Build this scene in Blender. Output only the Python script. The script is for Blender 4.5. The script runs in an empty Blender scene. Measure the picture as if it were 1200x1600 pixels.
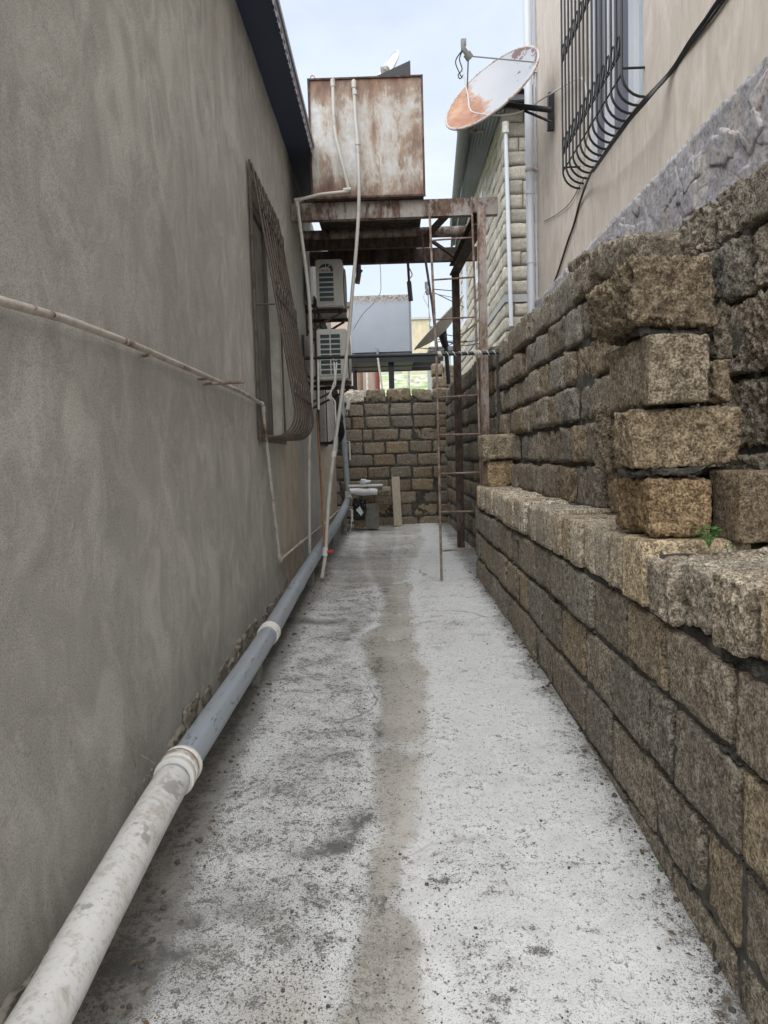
import bpy, bmesh, math, random
import numpy as np
from mathutils import Vector, Matrix
random.seed(7)
D = bpy.data
SC = bpy.context.scene
COL = SC.collection

# ---------------------------------------------------------------- camera
F_PX, VX, VY, RHO, CZ = 1140.0, 611.0, 714.0, 0.028, 1.10
_dy = np.array([VX-600, 800-VY, -F_PX]); _dy /= np.linalg.norm(_dy)
_u = np.array([-RHO, 1.0, 0]); _u -= _u.dot(_dy)*_dy; _u /= np.linalg.norm(_u)
_dx = np.cross(_dy, _u)
CM = np.array([_dx, _dy, _u])                       # camera -> world rotation
cam = D.objects.new('camera', D.cameras.new('camera')); COL.objects.link(cam)
mw = Matrix([list(CM[i]) + [0] for i in range(3)] + [[0, 0, 0, 1]]); mw.translation = (0, 0, CZ)
cam.matrix_world = mw
cam.data.sensor_fit = 'HORIZONTAL'; cam.data.sensor_width = 36; cam.data.lens = F_PX/1200*36
cam.data.clip_start = 0.05; cam.data.clip_end = 1000
SC.camera = cam
def _ray(x, y): return CM @ np.array([x-600, 800-y, -F_PX])
def aX(x, y, X): r = _ray(x, y); return Vector(r*X/r[0]) + Vector((0, 0, CZ))      # measured point on the plane X
def aY(x, y, Y): r = _ray(x, y); return Vector(r*Y/r[1]) + Vector((0, 0, CZ))      # on the plane Y
def aZ(x, y, Z): r = _ray(x, y); return Vector(r*(Z-CZ)/r[2]) + Vector((0, 0, CZ)) # on the plane Z

# ---------------------------------------------------------------- light
SUN_DIR = Vector((-0.05, -0.55, 0.80)).normalized()   # towards the sun
elev = math.asin(SUN_DIR.z); azim = math.atan2(SUN_DIR.x, SUN_DIR.y)
W = D.worlds.new("World"); SC.world = W; W.use_nodes = True
wn = W.node_tree; wn.nodes.clear()
def WN(t, **k):
    n = wn.nodes.new(t)
    for a, b in k.items(): setattr(n, a, b)
    return n
wo = WN('ShaderNodeOutputWorld'); wb = WN('ShaderNodeBackground'); wb.inputs[1].default_value = 0.05
sky = WN('ShaderNodeTexSky', sky_type='NISHITA', sun_disc=False, sun_elevation=elev, sun_rotation=azim)
sky.air_density = 1.0; sky.dust_density = 2.0
tc = WN('ShaderNodeTexCoord'); mp = WN('ShaderNodeMapping'); mp.inputs['Scale'].default_value = (1, 1, 2.2)
nz = WN('ShaderNodeTexNoise'); nz.inputs['Scale'].default_value = 2.6; nz.inputs['Detail'].default_value = 7; nz.inputs['Roughness'].default_value = .52; nz.inputs['Distortion'].default_value = .4
rp = WN('ShaderNodeValToRGB'); rp.color_ramp.elements[0].position = .36; rp.color_ramp.elements[1].position = .62
rp.color_ramp.elements[0].color = (.6, .6, .6, 1); rp.color_ramp.elements[1].color = (1, 1, 1, 1)
mx = WN('ShaderNodeMix', data_type='RGBA'); mx.inputs[7].default_value = (4.5, 4.95, 5.65, 1)
bs = WN('ShaderNodeMix', data_type='RGBA', blend_type='MULTIPLY'); bs.inputs[0].default_value = 1; bs.inputs[7].default_value = (1.0, 1.0, 1.0, 1)
L_ = wn.links.new
L_(tc.outputs['Generated'], mp.inputs[0]); L_(mp.outputs[0], nz.inputs['Vector']); L_(nz.outputs[0], rp.inputs[0])
L_(rp.outputs[0], mx.inputs[0]); L_(sky.outputs[0], bs.inputs[6]); L_(bs.outputs[2], mx.inputs[6]); L_(mx.outputs[2], wb.inputs[0]); L_(wb.outputs[0], wo.inputs[0])
sl = D.lights.new('sun', 'SUN'); sl.energy = 1.5; sl.angle = math.radians(100); sl.color = (1.0, .985, .955)
so = D.objects.new('sun', sl); COL.objects.link(so); so.rotation_euler = SUN_DIR.to_track_quat('Z', 'Y').to_euler()
SC.view_settings.view_transform = 'Standard'; SC.view_settings.look = 'None'
SC.view_settings.exposure = 2.0; SC.view_settings.gamma = 1; SC.view_settings.use_curve_mapping = False
SC.cycles.max_bounces = 7; SC.cycles.diffuse_bounces = 5

# ---------------------------------------------------------------- numpy noise
def _h(i, j, k, s):
    n = (i*374761393 + j*668265263 + k*2147483647 + s*974634777) & 0xffffffff
    n = ((n ^ (n >> 13))*1274126177) & 0xffffffff
    n = (n ^ (n >> 16))*2246822519 & 0xffffffff
    return ((n ^ (n >> 15)) & 0xffff)/32767.5 - 1.0
def vnoise(P, s=0):
    P = np.asarray(P, float); I = np.floor(P).astype(np.int64); f = P-I; f = f*f*(3-2*f)
    i, j, k = I[:, 0], I[:, 1], I[:, 2]; x, y, z = f[:, 0], f[:, 1], f[:, 2]; r = 0
    for a in (0, 1):
        for b in (0, 1):
            for c in (0, 1):
                r = r + _h(i+a, j+b, k+c, s)*(x if a else 1-x)*(y if b else 1-y)*(z if c else 1-z)
    return r
def fbm(P, sc, octv=3, s=0, g=.5):
    P = np.asarray(P, float); r = 0; a = 1; t = 0
    for o in range(octv):
        r = r + a*vnoise(P*sc*(2.03**o) + 17.3*o, s+o*7); t += a; a *= g
    return r/t
def sstep(a, b, x): t = np.clip((x-a)/(b-a), 0, 1); return t*t*(3-2*t)

# ---------------------------------------------------------------- mesh helpers
class MB:
    def __init__(s): s.V = []; s.F = []; s.M = []; s.C = None
    def add(s, V, F, m=0):
        b = len(s.V); s.V += [tuple(v) for v in V]; s.F += [tuple(i+b for i in f) for f in F]; s.M += [m]*len(F); return s
    def box(s, a, b, m=0):
        x0, y0, z0 = [min(p, q) for p, q in zip(a, b)]; x1, y1, z1 = [max(p, q) for p, q in zip(a, b)]
        V = [(x0,y0,z0),(x1,y0,z0),(x1,y1,z0),(x0,y1,z0),(x0,y0,z1),(x1,y0,z1),(x1,y1,z1),(x0,y1,z1)]
        return s.add(V, [(0,3,2,1),(4,5,6,7),(0,1,5,4),(1,2,6,5),(2,3,7,6),(3,0,4,7)], m)
    def hexa(s, V, m=0):   # 8 corners, bottom ring then top ring
        return s.add(V, [(0,3,2,1),(4,5,6,7),(0,1,5,4),(1,2,6,5),(2,3,7,6),(3,0,4,7)], m)
    def bar(s, p, q, w, h, up=(0,0,1), m=0):  # rectangular bar from p to q
        p = Vector(p); q = Vector(q); d = (q-p).normalized(); u = Vector(up); sx = d.cross(u)
        if sx.length < 1e-4: sx = d.cross(Vector((1,0,0)))
        sx.normalize(); u = sx.cross(d).normalized(); a = sx*w/2; b = u*h/2
        return s.hexa([p-a-b, p+a-b, q+a-b, q-a-b, p-a+b, p+a+b, q+a+b, q-a+b], m)
    def tube(s, pts, r, n=10, cap=True, m=0, rs=None):
        pts = [Vector(p) for p in pts]; N = len(pts); V = []; prev = None
        for i, p in enumerate(pts):
            d = (pts[min(i+1, N-1)] - pts[max(i-1, 0)]).normalized()
            if prev is None:
                a = d.cross(Vector((0, 0, 1)))
                if a.length < .05: a = d.cross(Vector((1, 0, 0)))
                a.normalize()
            else:
                a = prev - d*prev.dot(d); a.normalize()
            prev = a; b = d.cross(a); rr = rs[i] if rs else r
            if 0 < i < N-1:
                c = (pts[i]-pts[i-1]).normalized().dot(d); c = max(c, .6)
            for k in range(n):
                t = 2*math.pi*k/n; V.append(p + (a*math.cos(t)+b*math.sin(t))*rr)
        F = []
        for i in range(N-1):
            for k in range(n):
                k2 = (k+1) % n; F.append((i*n+k, i*n+k2, (i+1)*n+k2, (i+1)*n+k))
        if cap: F.append(tuple(reversed(range(n)))); F.append(tuple(range((N-1)*n, N*n)))
        return s.add(V, F, m)
    def build(s, name, mat, parent=None, smooth=False, at=None, rec=True):
        off = Vector(at) if at is not None else (Vector(parent['_w']) if parent is not None else Vector((0, 0, 0)))
        me = D.meshes.new(name)
        me.from_pydata([tuple(Vector(v)-off) for v in s.V], [], s.F)
        for mt in (mat if isinstance(mat, (list, tuple)) else [mat]): me.materials.append(mt)
        me.polygons.foreach_set('material_index', s.M)
        if rec:
            bm = bmesh.new(); bm.from_mesh(me); bmesh.ops.recalc_face_normals(bm, faces=bm.faces); bm.to_mesh(me); bm.free()
        if smooth:
            me.polygons.foreach_set('use_smooth', [True]*len(me.polygons))
            if smooth != 'all':
                me.set_sharp_from_angle(angle=math.radians(38))
        o = D.objects.new(name, me); COL.objects.link(o)
        w = off
        if parent is not None:
            o.parent = parent; o.location = off - Vector(parent['_w'])
        else: o.location = off
        o['_w'] = tuple(w)
        return o
def crv(pts, n=6):   # Catmull-Rom
    pts = [Vector(p) for p in pts]; P = [pts[0]*2-pts[1]] + pts + [pts[-1]*2-pts[-2]]; R = []
    for i in range(1, len(P)-2):
        for k in range(n):
            t = k/n; a, b, c, d = P[i-1], P[i], P[i+1], P[i+2]
            R.append(.5*((2*b)+(c-a)*t+(2*a-5*b+4*c-d)*t*t+(3*b-a-3*c+d)*t**3))
    R.append(pts[-1]); return R
def bend(pts, r=.03, n=4):   # straight runs with rounded corners
    pts = [Vector(p) for p in pts]; R = [pts[0]]
    for i in range(1, len(pts)-1):
        a, b, c = pts[i-1], pts[i], pts[i+1]; l = min(r, (b-a).length*.45, (c-b).length*.45)
        p = b+(a-b).normalized()*l; q = b+(c-b).normalized()*l
        for k in range(n+1):
            t = k/n; R.append(p*(1-t)**2+b*2*t*(1-t)+q*t*t)
    R.append(pts[-1]); return R
def tag(o, label, cat, group=None, kind=None):
    if label: o['label'] = label
    if cat: o['category'] = cat
    if group: o['group'] = group
    if kind: o['kind'] = kind
    return o
def thing(name, loc, label, cat, group=None):
    o = D.objects.new(name, None); COL.objects.link(o); o.location = loc; o['_w'] = tuple(loc); o.empty_display_size = .1
    return tag(o, label, cat, group)

# ---------------------------------------------------------------- material helpers
class NM:
    def __init__(s, name, rough=.8, metal=0.0, coord='Object'):
        s.m = D.materials.new(name); s.m.use_nodes = True; s.t = s.m.node_tree; s.b = s.t.nodes['Principled BSDF']
        s.b.inputs['Roughness'].default_value = rough; s.b.inputs['Metallic'].default_value = metal
        c = s.t.nodes.new('ShaderNodeTexCoord'); s.co = c.outputs[coord]
    def n(s, t, **k):
        n = s.t.nodes.new(t)
        for a, b in k.items(): setattr(n, a, b)
        return n
    def l(s, a, b): s.t.links.new(a, b)
    def put(s, inp, v):
        if hasattr(v, 'is_linked') or isinstance(v, bpy.types.NodeSocket): s.l(v, inp)
        elif isinstance(v, (int, float)): inp.default_value = v
        else: inp.default_value = (*v, 1) if len(v) == 3 and len(inp.default_value) == 4 else v
    def map(s, sc=(1,1,1), rot=(0,0,0), loc=(0,0,0), v=None):
        n = s.n('ShaderNodeMapping'); n.inputs['Scale'].default_value = sc; n.inputs['Rotation'].default_value = rot; n.inputs['Location'].default_value = loc
        s.l(v or s.co, n.inputs[0]); return n.outputs[0]
    def noise(s, sc, det=4, ro=.55, v=None, dist=0):
        n = s.n('ShaderNodeTexNoise'); n.inputs['Scale'].default_value = sc; n.inputs['Detail'].default_value = det
        n.inputs['Roughness'].default_value = ro; n.inputs['Distortion'].default_value = dist; s.l(v or s.co, n.inputs['Vector']); return n.outputs[0]
    def vor(s, sc, feat='F1', v=None, out=0, rnd=1):
        n = s.n('ShaderNodeTexVoronoi', feature=feat); n.inputs['Scale'].default_value = sc; n.inputs['Randomness'].default_value = rnd; s.l(v or s.co, n.inputs['Vector']); return n.outputs[out]
    def ramp(s, f, st):
        n = s.n('ShaderNodeValToRGB'); e = n.color_ramp.elements
        while len(e) < len(st): e.new(.5)
        for i, (p, c) in enumerate(st):
            e[i].position = p; e[i].color = (c, c, c, 1) if isinstance(c, (int, float)) else (*c, 1)
        s.l(f, n.inputs[0]); return n.outputs[0]
    def mix(s, f, a, b, bt='MIX'):
        n = s.n('ShaderNodeMix', data_type='RGBA', blend_type=bt); s.put(n.inputs[0], f); s.put(n.inputs[6], a); s.put(n.inputs[7], b); return n.outputs[2]
    def ma(s, op, a, b=0.0, c=None, clamp=False):
        n = s.n('ShaderNodeMath', operation=op, use_clamp=clamp); s.put(n.inputs[0], a); s.put(n.inputs[1], b)
        if c is not None: s.put(n.inputs[2], c)
        return n.outputs[0]
    def sep(s, v=None):
        n = s.n('ShaderNodeSeparateXYZ'); s.l(v or s.co, n.inputs[0]); return n.outputs
    def attr(s, name):
        n = s.n('ShaderNodeAttribute', attribute_name=name); return n
    def bump(s, h, st=.5, d=.01, nrm=None):
        n = s.n('ShaderNodeBump'); n.inputs['Strength'].default_value = st; n.inputs['Distance'].default_value = d; s.l(h, n.inputs['Height'])
        if nrm is not None: s.l(nrm, n.inputs['Normal'])
        return n.outputs[0]
    def done(s, col=None, rough=None, nrm=None, metal=None):
        if col is not None: s.put(s.b.inputs['Base Color'], col)
        if rough is not None: s.put(s.b.inputs['Roughness'], rough)
        if metal is not None: s.put(s.b.inputs['Metallic'], metal)
        if nrm is not None: s.l(nrm, s.b.inputs['Normal'])
        return s.m

def m_stone(name, dark, mid, lite, pit=1.0, sc=1.0):
    s = NM(name, .95)
    big = s.noise(5*sc, 5, .6); fine = s.noise(120*sc, 5, .78); med = s.noise(30*sc, 6, .72)
    f = s.ma('ADD', s.ma('MULTIPLY', med, .45), s.ma('MULTIPLY', fine, .55))
    col = s.ramp(f, [(.40, dark), (.495, mid), (.585, lite)])
    col = s.mix(s.ramp(big, [(.42, .0), (.68, .45)]), col, tuple(c*.66 for c in mid))
    at = s.attr('Col')
    col = s.mix(1.0, col, at.outputs['Color'], 'MULTIPLY')
    pits = s.ramp(s.vor(150*sc, v=s.map((1, 1, 1.5))), [(.14, 0.0), (.34, 1.0)]); pm = s.ramp(s.noise(16*sc, 4, .65), [(.42, 0.0), (.56, 1.0)])
    pits2 = s.ramp(s.vor(60*sc), [(.05, 0.0), (.16, 1.0)])
    pa = s.mix(pm, (1, 1, 1), pits); pa = s.mix(1.0, pa, pits2, 'MULTIPLY')
    col = s.mix(.6*pit, col, pa, 'MULTIPLY')  # pits also darkened in the colour, as cavity shade
    fl = s.ramp(s.vor(140*sc, v=s.map((1, 1, .5), loc=(3, 1, 2))), [(.07, 1.0), (.15, 0.0)])
    col = s.mix(s.ma('MULTIPLY', fl, .6), col, tuple(min(1, c*1.7) for c in lite))
    w = s.n('ShaderNodeTexWave', wave_type='BANDS', bands_direction='X'); w.inputs['Scale'].default_value = 26; w.inputs['Distortion'].default_value = .9; w.inputs['Detail'].default_value = 3; w.inputs['Detail Scale'].default_value = 2
    s.l(s.map((1, 1, 1), (0, math.radians(25), math.radians(60))), w.inputs['Vector'])
    comb = s.ma('MULTIPLY', w.outputs[1], s.ma('MULTIPLY', at.outputs['Alpha'], s.ramp(s.noise(9, 3), [(.4, .15), (.6, 1.0)])))
    h = s.ma('ADD', s.ma('MULTIPLY', fine, 1.0), s.ma('MULTIPLY', med, 1.1))
    h = s.ma('ADD', h, s.ma('MULTIPLY', pa, .45)); h = s.ma('ADD', h, s.ma('MULTIPLY', comb, .22))
    s.done(col, .95, s.bump(h, 1.0, .013)); return s.m

def m_plain(name, col, rough=.6, metal=0, var=.15, sc=8, bump=0, dirt=None, dirtamt=.4, dsc=6):
    s = NM(name, rough, metal)
    c = s.mix(s.noise(sc, 5, .6), tuple(x*(1-var) for x in col), tuple(min(1, x*(1+var)) for x in col))
    if dirt:
        f = s.ramp(s.noise(dsc, 7, .68), [(.62-.25*dirtamt, 0.0), (.78-.25*dirtamt, 1.0)]); c = s.mix(f, c, dirt)
    return s.done(c, rough, s.bump(s.noise(60, 4), bump, .004) if bump else None)
def m_rusty(name, paint, amt=.5, sc=3.0, metal=.1, dark=(.05,.022,.014), mid=(.16,.06,.03), lite=(.30,.13,.055), streak=True):
    s = NM(name, .75)
    v = s.map((1, 1, .38)) if streak else s.co
    a = s.noise(sc, 8, .68, v=v, dist=.3); b = s.noise(sc*7, 7, .72, v=v)
    f = s.ma('ADD', s.ma('MULTIPLY', a, .68), s.ma('MULTIPLY', b, .32))
    k = .62-.26*amt
    mask = s.ramp(f, [(k-.035, 0.0), (k+.03, 1.0)])
    rc = s.ramp(s.noise(sc*5, 8, .7, v=v), [(.3, dark), (.48, mid), (.68, lite)])
    pc = s.mix(s.noise(sc*6, 6, .65), tuple(x*.78 for x in paint), paint)
    pc = s.mix(s.ramp(f, [(k-.14, 0.0), (k, .55)]), pc, lite)
    col = s.mix(mask, pc, rc)
    return s.done(col, s.ramp(mask, [(0, .5), (1, .92)]), s.bump(s.ma('ADD', mask, s.noise(90, 4)), .35, .004))

STONE = m_stone('shell_limestone', (.062, .049, .034), (.275, .228, .170), (.60, .535, .43))
STONE_FAR = m_stone('shell_limestone_back', (.14, .11, .078), (.34, .285, .215), (.55, .48, .38), pit=.6)
STONE_CREAM = m_stone('pale_limestone', (.42, .38, .31), (.60, .56, .48), (.76, .72, .64), pit=.4)
MORTAR = NM('mortar', .95)
_c = MORTAR.ramp(MORTAR.noise(16, 6, .7), [(.3, (.03, .027, .022)), (.5, (.075, .069, .06)), (.72, (.18, .17, .152))])
MORTAR = MORTAR.done(_c, .95, MORTAR.bump(MORTAR.ma('ADD', MORTAR.noise(30, 6, .7), MORTAR.noise(110, 3)), .9, .012))

# left plaster
s = NM('grey_render_plaster', .93)
warp = s.noise(1.3, 3, .5, v=s.map((1, 1, .8)))
cmb = s.n('ShaderNodeVectorMath', operation='ADD')
s.l(s.map((1, 1.0, .42)), cmb.inputs[0])
wv = s.n('ShaderNodeVectorMath', operation='SCALE'); wv.inputs['Scale'].default_value = 1.3
wn2 = s.n('ShaderNodeTexNoise'); wn2.inputs['Scale'].default_value = 2.0; wn2.inputs['Detail'].default_value = 2; s.l(s.map((1, 1, .75)), wn2.inputs['Vector']); s.l(wn2.outputs[1], wv.inputs[0]); s.l(wv.outputs[0], cmb.inputs[1])
sw = s.noise(4.2, 7, .62, v=cmb.outputs[0]); sw2 = s.noise(10, 7, .66, v=cmb.outputs[0]); patch = s.noise(.9, 4, .55); grain = s.noise(210, 4, .85)
col = s.ramp(sw, [(.34, (.41, .39, .352)), (.5, (.50, .48, .435)), (.64, (.63, .61, .56))])
col = s.mix(s.ramp(patch, [(.42, 0.0), (.62, .45)]), col, (.36, .345, .315))
col = s.mix(s.ramp(sw2, [(.53, 0.0), (.63, .5)]), col, (.58, .55, .49))
xyz = s.sep(); yy, zz = xyz[1], xyz[2]
# older beige patches of render beyond the thick new coat, limited by z
jit = s.ma('MULTIPLY', s.noise(3, 4), .25)
yj = s.ma('ADD', yy, s.ma('SUBTRACT', jit, .125))
b1 = s.ma('MULTIPLY', s.ramp(yj, [(0, 0.0), (1, 1.0)]), 0.0)
def band(lo, hi, w=.05):
    a = s.n('ShaderNodeMapRange'); a.interpolation_type = 'SMOOTHSTEP'; a.inputs[1].default_value = lo-w; a.inputs[2].default_value = lo+w; s.l(yj, a.inputs[0])
    b = s.n('ShaderNodeMapRange'); b.interpolation_type = 'SMOOTHSTEP'; b.inputs[1].default_value = hi-w; b.inputs[2].default_value = hi+w; b.inputs[3].default_value = 1; b.inputs[4].default_value = 0; s.l(yj, b.inputs[0])
    return s.ma('MULTIPLY', a.outputs[0], b.outputs[0])
zc = s.n('ShaderNodeMapRange'); zc.inputs[1].default_value = 1.32; zc.inputs[2].default_value = 1.2; s.l(zz, zc.inputs[0])
be = s.ma('MULTIPLY', s.ma('MAXIMUM', band(.78, 2.05), band(3.9, 6.4)), zc.outputs[0])
beige = s.ramp(s.noise(5, 6, .6), [(.35, (.42, .35, .255)), (.6, (.60, .51, .39))])
col = s.mix(s.ma('MULTIPLY', be, .85), col, beige)
# ragged dark brown band along the foot of the wall
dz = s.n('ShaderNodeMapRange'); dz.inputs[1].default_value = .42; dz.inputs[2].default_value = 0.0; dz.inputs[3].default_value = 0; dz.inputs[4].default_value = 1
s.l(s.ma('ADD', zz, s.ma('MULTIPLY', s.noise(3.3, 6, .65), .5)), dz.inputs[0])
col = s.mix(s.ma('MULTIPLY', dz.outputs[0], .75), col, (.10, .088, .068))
col = s.mix(s.ma('MULTIPLY', s.ramp(grain, [(.40, 1.0), (.52, 0.0)]), .6), col, (.15, .14, .12))
dn_ = s.n('ShaderNodeTexNoise'); dn_.inputs['Scale'].default_value = 2.2; dn_.inputs['Detail'].default_value = 6; s.l(s.co, dn_.inputs['Vector']); av_ = s.n('ShaderNodeVectorMath', operation='ADD'); s.l(s.co, av_.inputs[0]); sc_ = s.n('ShaderNodeVectorMath', operation='SCALE'); sc_.inputs['Scale'].default_value = .35; s.l(dn_.outputs[1], sc_.inputs[0]); s.l(sc_.outputs[0], av_.inputs[1])
crk = s.ma('MULTIPLY', s.ramp(s.vor(.9, 'DISTANCE_TO_EDGE', v=av_.outputs[0]), [(.0015, 1.0), (.0045, 0.0)]), s.ramp(s.noise(1.4, 3), [(.50, 0.0), (.56, 1.0)]))
col = s.mix(s.ma('MULTIPLY', crk, .18), col, (.14, .13, .115))
col = s.mix(s.ramp(s.vor(55), [(.02, .7), (.05, 0.0)]), col, (.07, .06, .05))
hh = s.ma('ADD', s.ma('MULTIPLY', grain, .5), s.ma('ADD', s.ma('MULTIPLY', sw2, .5), s.ma('MULTIPLY', patch, 1.0)))
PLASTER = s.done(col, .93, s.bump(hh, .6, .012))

s = NM('cream_render_plaster', .9)
st = s.noise(8, 8, .68, v=s.map((1, 1, .36)), dist=1.2); p2 = s.noise(1.2, 4)
col = s.ramp(st, [(.32, (.54, .465, .39)), (.5, (.64, .565, .485)), (.68, (.74, .68, .605))])
col = s.mix(s.ramp(p2, [(.45, 0.0), (.7, .4)]), col, (.60, .53, .44))
col = s.mix(s.ramp(s.noise(11, 7, .72, v=s.map((1, .8, .3)), dist=.8), [(.54, 0.0), (.68, .4)]), col, (.48, .38, .28))
CREAM = s.done(col, .9, s.bump(s.ma('ADD', st, s.ma('MULTIPLY', s.noise(160, 3), .4)), .4, .008))

s = NM('stone_cladding', .85)
vc = s.n('ShaderNodeTexVoronoi', feature='F1'); vc.inputs['Scale'].default_value = 8.5; dv = s.map((1, 1, .75)); s.l(dv, vc.inputs['Vector'])
ve = s.vor(8.5, 'DISTANCE_TO_EDGE', v=dv)
sp = s.n('ShaderNodeSeparateColor'); s.l(vc.outputs[1], sp.inputs[0])
base = s.ramp(sp.outputs[0], [(0, (.42, .405, .40)), (.3, (.56, .53, .565)), (.6, (.46, .44, .47)), (.8, (.62, .60, .58)), (1, (.52, .47, .45))])
base = s.mix(.75, base, s.ramp(s.noise(40, 8, .8), [(.40, .25), (.56, 1.0)]), 'MULTIPLY')
base = s.mix(s.ramp(s.ma('ADD', ve, s.ma('MULTIPLY', s.noise(30, 5, .7), .12)), [(.07, .9), (.13, 0.0)]), base, s.ramp(s.noise(50, 4), [(.3, (.34, .33, .31)), (.7, (.52, .50, .48))]))
CLAD = s.done(base, .8, s.bump(s.ma('ADD', s.ma('MULTIPLY', s.ramp(ve, [(.0, 0.0), (.07, 1.0)]), .4), s.ma('ADD', s.ma('MULTIPLY', s.noise(24, 8, .8), 1.6), s.ma('MULTIPLY', sp.outputs[1], .25))), .9, .008))

# concrete path: masks painted per vertex (lime wash / worn channel / stains and dark edges), grain from nodes
s = NM('lime_stained_concrete', .9)
at = s.attr('Msk'); sp = s.n('ShaderNodeSeparateColor'); s.l(at.outputs['Color'], sp.inputs[0]); chn, lime, stn = sp.outputs
g1 = s.noise(190, 4, .8); g2 = s.noise(46, 5, .7); g3 = s.noise(9, 6, .65, dist=.5)
cem = s.ramp(g2, [(.32, (.17, .163, .148)), (.5, (.26, .25, .228)), (.68, (.35, .34, .31))])
cem = s.mix(s.ramp(g1, [(.36, .75), (.52, 0.0)]), cem, (.065, .06, .053))
lf = s.ma('ADD', lime, s.ma('ADD', s.ma('MULTIPLY', s.ma('SUBTRACT', g1, .5), 2.3), s.ma('ADD', s.ma('MULTIPLY', s.ma('SUBTRACT', g3, .5), 1.3), s.ma('MULTIPLY', s.ma('SUBTRACT', g2, .5), 1.8))))
lm = s.ramp(lf, [(.34, 0.0), (.60, 1.0)])
col = s.mix(s.ma('MULTIPLY', lm, .93), cem, s.ramp(g3, [(.3, (.64, .64, .63)), (.7, (.80, .805, .80))]))
sand = s.ramp(s.ma('ADD', s.ma('MULTIPLY', g2, .5), s.ma('MULTIPLY', s.noise(3, 4), .5)), [(.35, (.33, .306, .262)), (.5, (.44, .412, .362)), (.66, (.56, .53, .475))])
sand = s.mix(s.ramp(g1, [(.34, .5), (.44, 0.0)]), sand, (.10, .088, .07))
cf = s.ramp(s.ma('ADD', chn, s.ma('ADD', s.ma('MULTIPLY', s.ma('SUBTRACT', g3, .5), 1.5), s.ma('ADD', s.ma('MULTIPLY', s.ma('SUBTRACT', g2, .5), 1.2), s.ma('MULTIPLY', s.ma('SUBTRACT', g1, .5), 1.3)))), [(.30, 0.0), (.70, .88)])
col = s.mix(cf, col, sand)
sf = s.ramp(s.ma('ADD', stn, s.ma('ADD', s.ma('MULTIPLY', s.ma('SUBTRACT', g2, .5), 3.2), s.ma('ADD', s.ma('MULTIPLY', s.ma('SUBTRACT', g3, .5), 1.6), s.ma('MULTIPLY', s.ma('SUBTRACT', g1, .5), 3.2)))), [(.36, 0.0), (.85, 1.0)])
dn_ = s.n('ShaderNodeTexNoise'); dn_.inputs['Scale'].default_value = 3.0; dn_.inputs['Detail'].default_value = 6; s.l(s.co, dn_.inputs['Vector']); av_ = s.n('ShaderNodeVectorMath', operation='ADD'); s.l(s.co, av_.inputs[0]); sc_ = s.n('ShaderNodeVectorMath', operation='SCALE'); sc_.inputs['Scale'].default_value = .35; s.l(dn_.outputs[1], sc_.inputs[0]); s.l(sc_.outputs[0], av_.inputs[1])
crk = s.ma('MULTIPLY', s.ramp(s.vor(.75, 'DISTANCE_TO_EDGE', v=av_.outputs[0]), [(.002, 1.0), (.006, 0.0)]), s.ramp(s.noise(1.1, 3), [(.47, 0.0), (.55, 1.0)]))
col = s.mix(s.ma('MULTIPLY', crk, .65), col, (.08, .075, .068))
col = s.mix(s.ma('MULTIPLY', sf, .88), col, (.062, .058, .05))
vd = s.n('ShaderNodeTexVoronoi'); vd.inputs['Scale'].default_value = 62; s.l(s.co, vd.inputs['Vector'])
v3 = s.vor(150, v=s.map((1, 1, 1), loc=(5, 5, 5))); col = s.mix(s.ma('MULTIPLY', s.ma('MULTIPLY', s.ramp(v3, [(.16, 1.0), (.27, 0.0)]), s.ramp(g3, [(.38, .25), (.55, 1.0)])), .55), col, (.13, .124, .115))
dots = s.ma('MULTIPLY', s.ramp(vd.outputs[0], [(.13, 1.0), (.22, 0.0)]), s.ramp(s.noise(5, 4, .6), [(.47, 0.0), (.6, 1.0)]))
col = s.mix(s.ma('MULTIPLY', dots, .85), col, (.05, .047, .044))
CONC = s.done(col, .9, s.bump(s.ma('ADD', s.ma('MULTIPLY', g1, .6), s.ma('ADD', g2, s.ma('MULTIPLY', lm, .25))), .7, .006))

s = NM('rusty_painted_tank_steel', .7)
ob = s.map((1, 1, .42)); a = s.noise(2.6, 9, .66, v=ob, dist=.5); b = s.noise(26, 8, .75, v=ob); c3 = s.noise(7, 6, .6, v=s.map((1, 1, .12)))
z = s.sep()[2]
ed = s.ma('ADD', s.ramp(z, [(.0, .0), (1, .0)]), 0.0)
top = s.n('ShaderNodeMapRange'); top.inputs[1].default_value = .80; top.inputs[2].default_value = 1.1; top.inputs[3].default_value = 0; top.inputs[4].default_value = .16; s.l(z, top.inputs[0])
bot = s.n('ShaderNodeMapRange'); bot.inputs[1].default_value = .22; bot.inputs[2].default_value = 0; bot.inputs[3].default_value = 0; bot.inputs[4].default_value = .10; s.l(z, bot.inputs[0])
f = s.ma('ADD', s.ma('ADD', s.ma('MULTIPLY', a, .60), s.ma('MULTIPLY', b, .24)), s.ma('MULTIPLY', c3, .16)); f = s.ma('ADD', f, s.ma('ADD', top.outputs[0], bot.outputs[0]))
rust = s.ramp(s.noise(13, 8, .7, v=ob), [(.3, (.06, .033, .028)), (.46, (.14, .078, .058)), (.6, (.24, .145, .09)), (.72, (.34, .235, .15))])
paint = s.ramp(s.noise(9, 7, .7), [(.3, (.34, .32, .30)), (.5, (.45, .455, .455)), (.7, (.53, .55, .575))])
mk = s.ramp(f, [(.505, 0.0), (.565, .8), (.63, 1.0)])
col = s.mix(s.ramp(f, [(.44, 0.0), (.53, .7)]), paint, (.36, .28, .20)); col = s.mix(mk, col, rust)
TANK = s.done(col, .8, s.bump(s.ma('ADD', mk, b), .35, .006))

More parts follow.
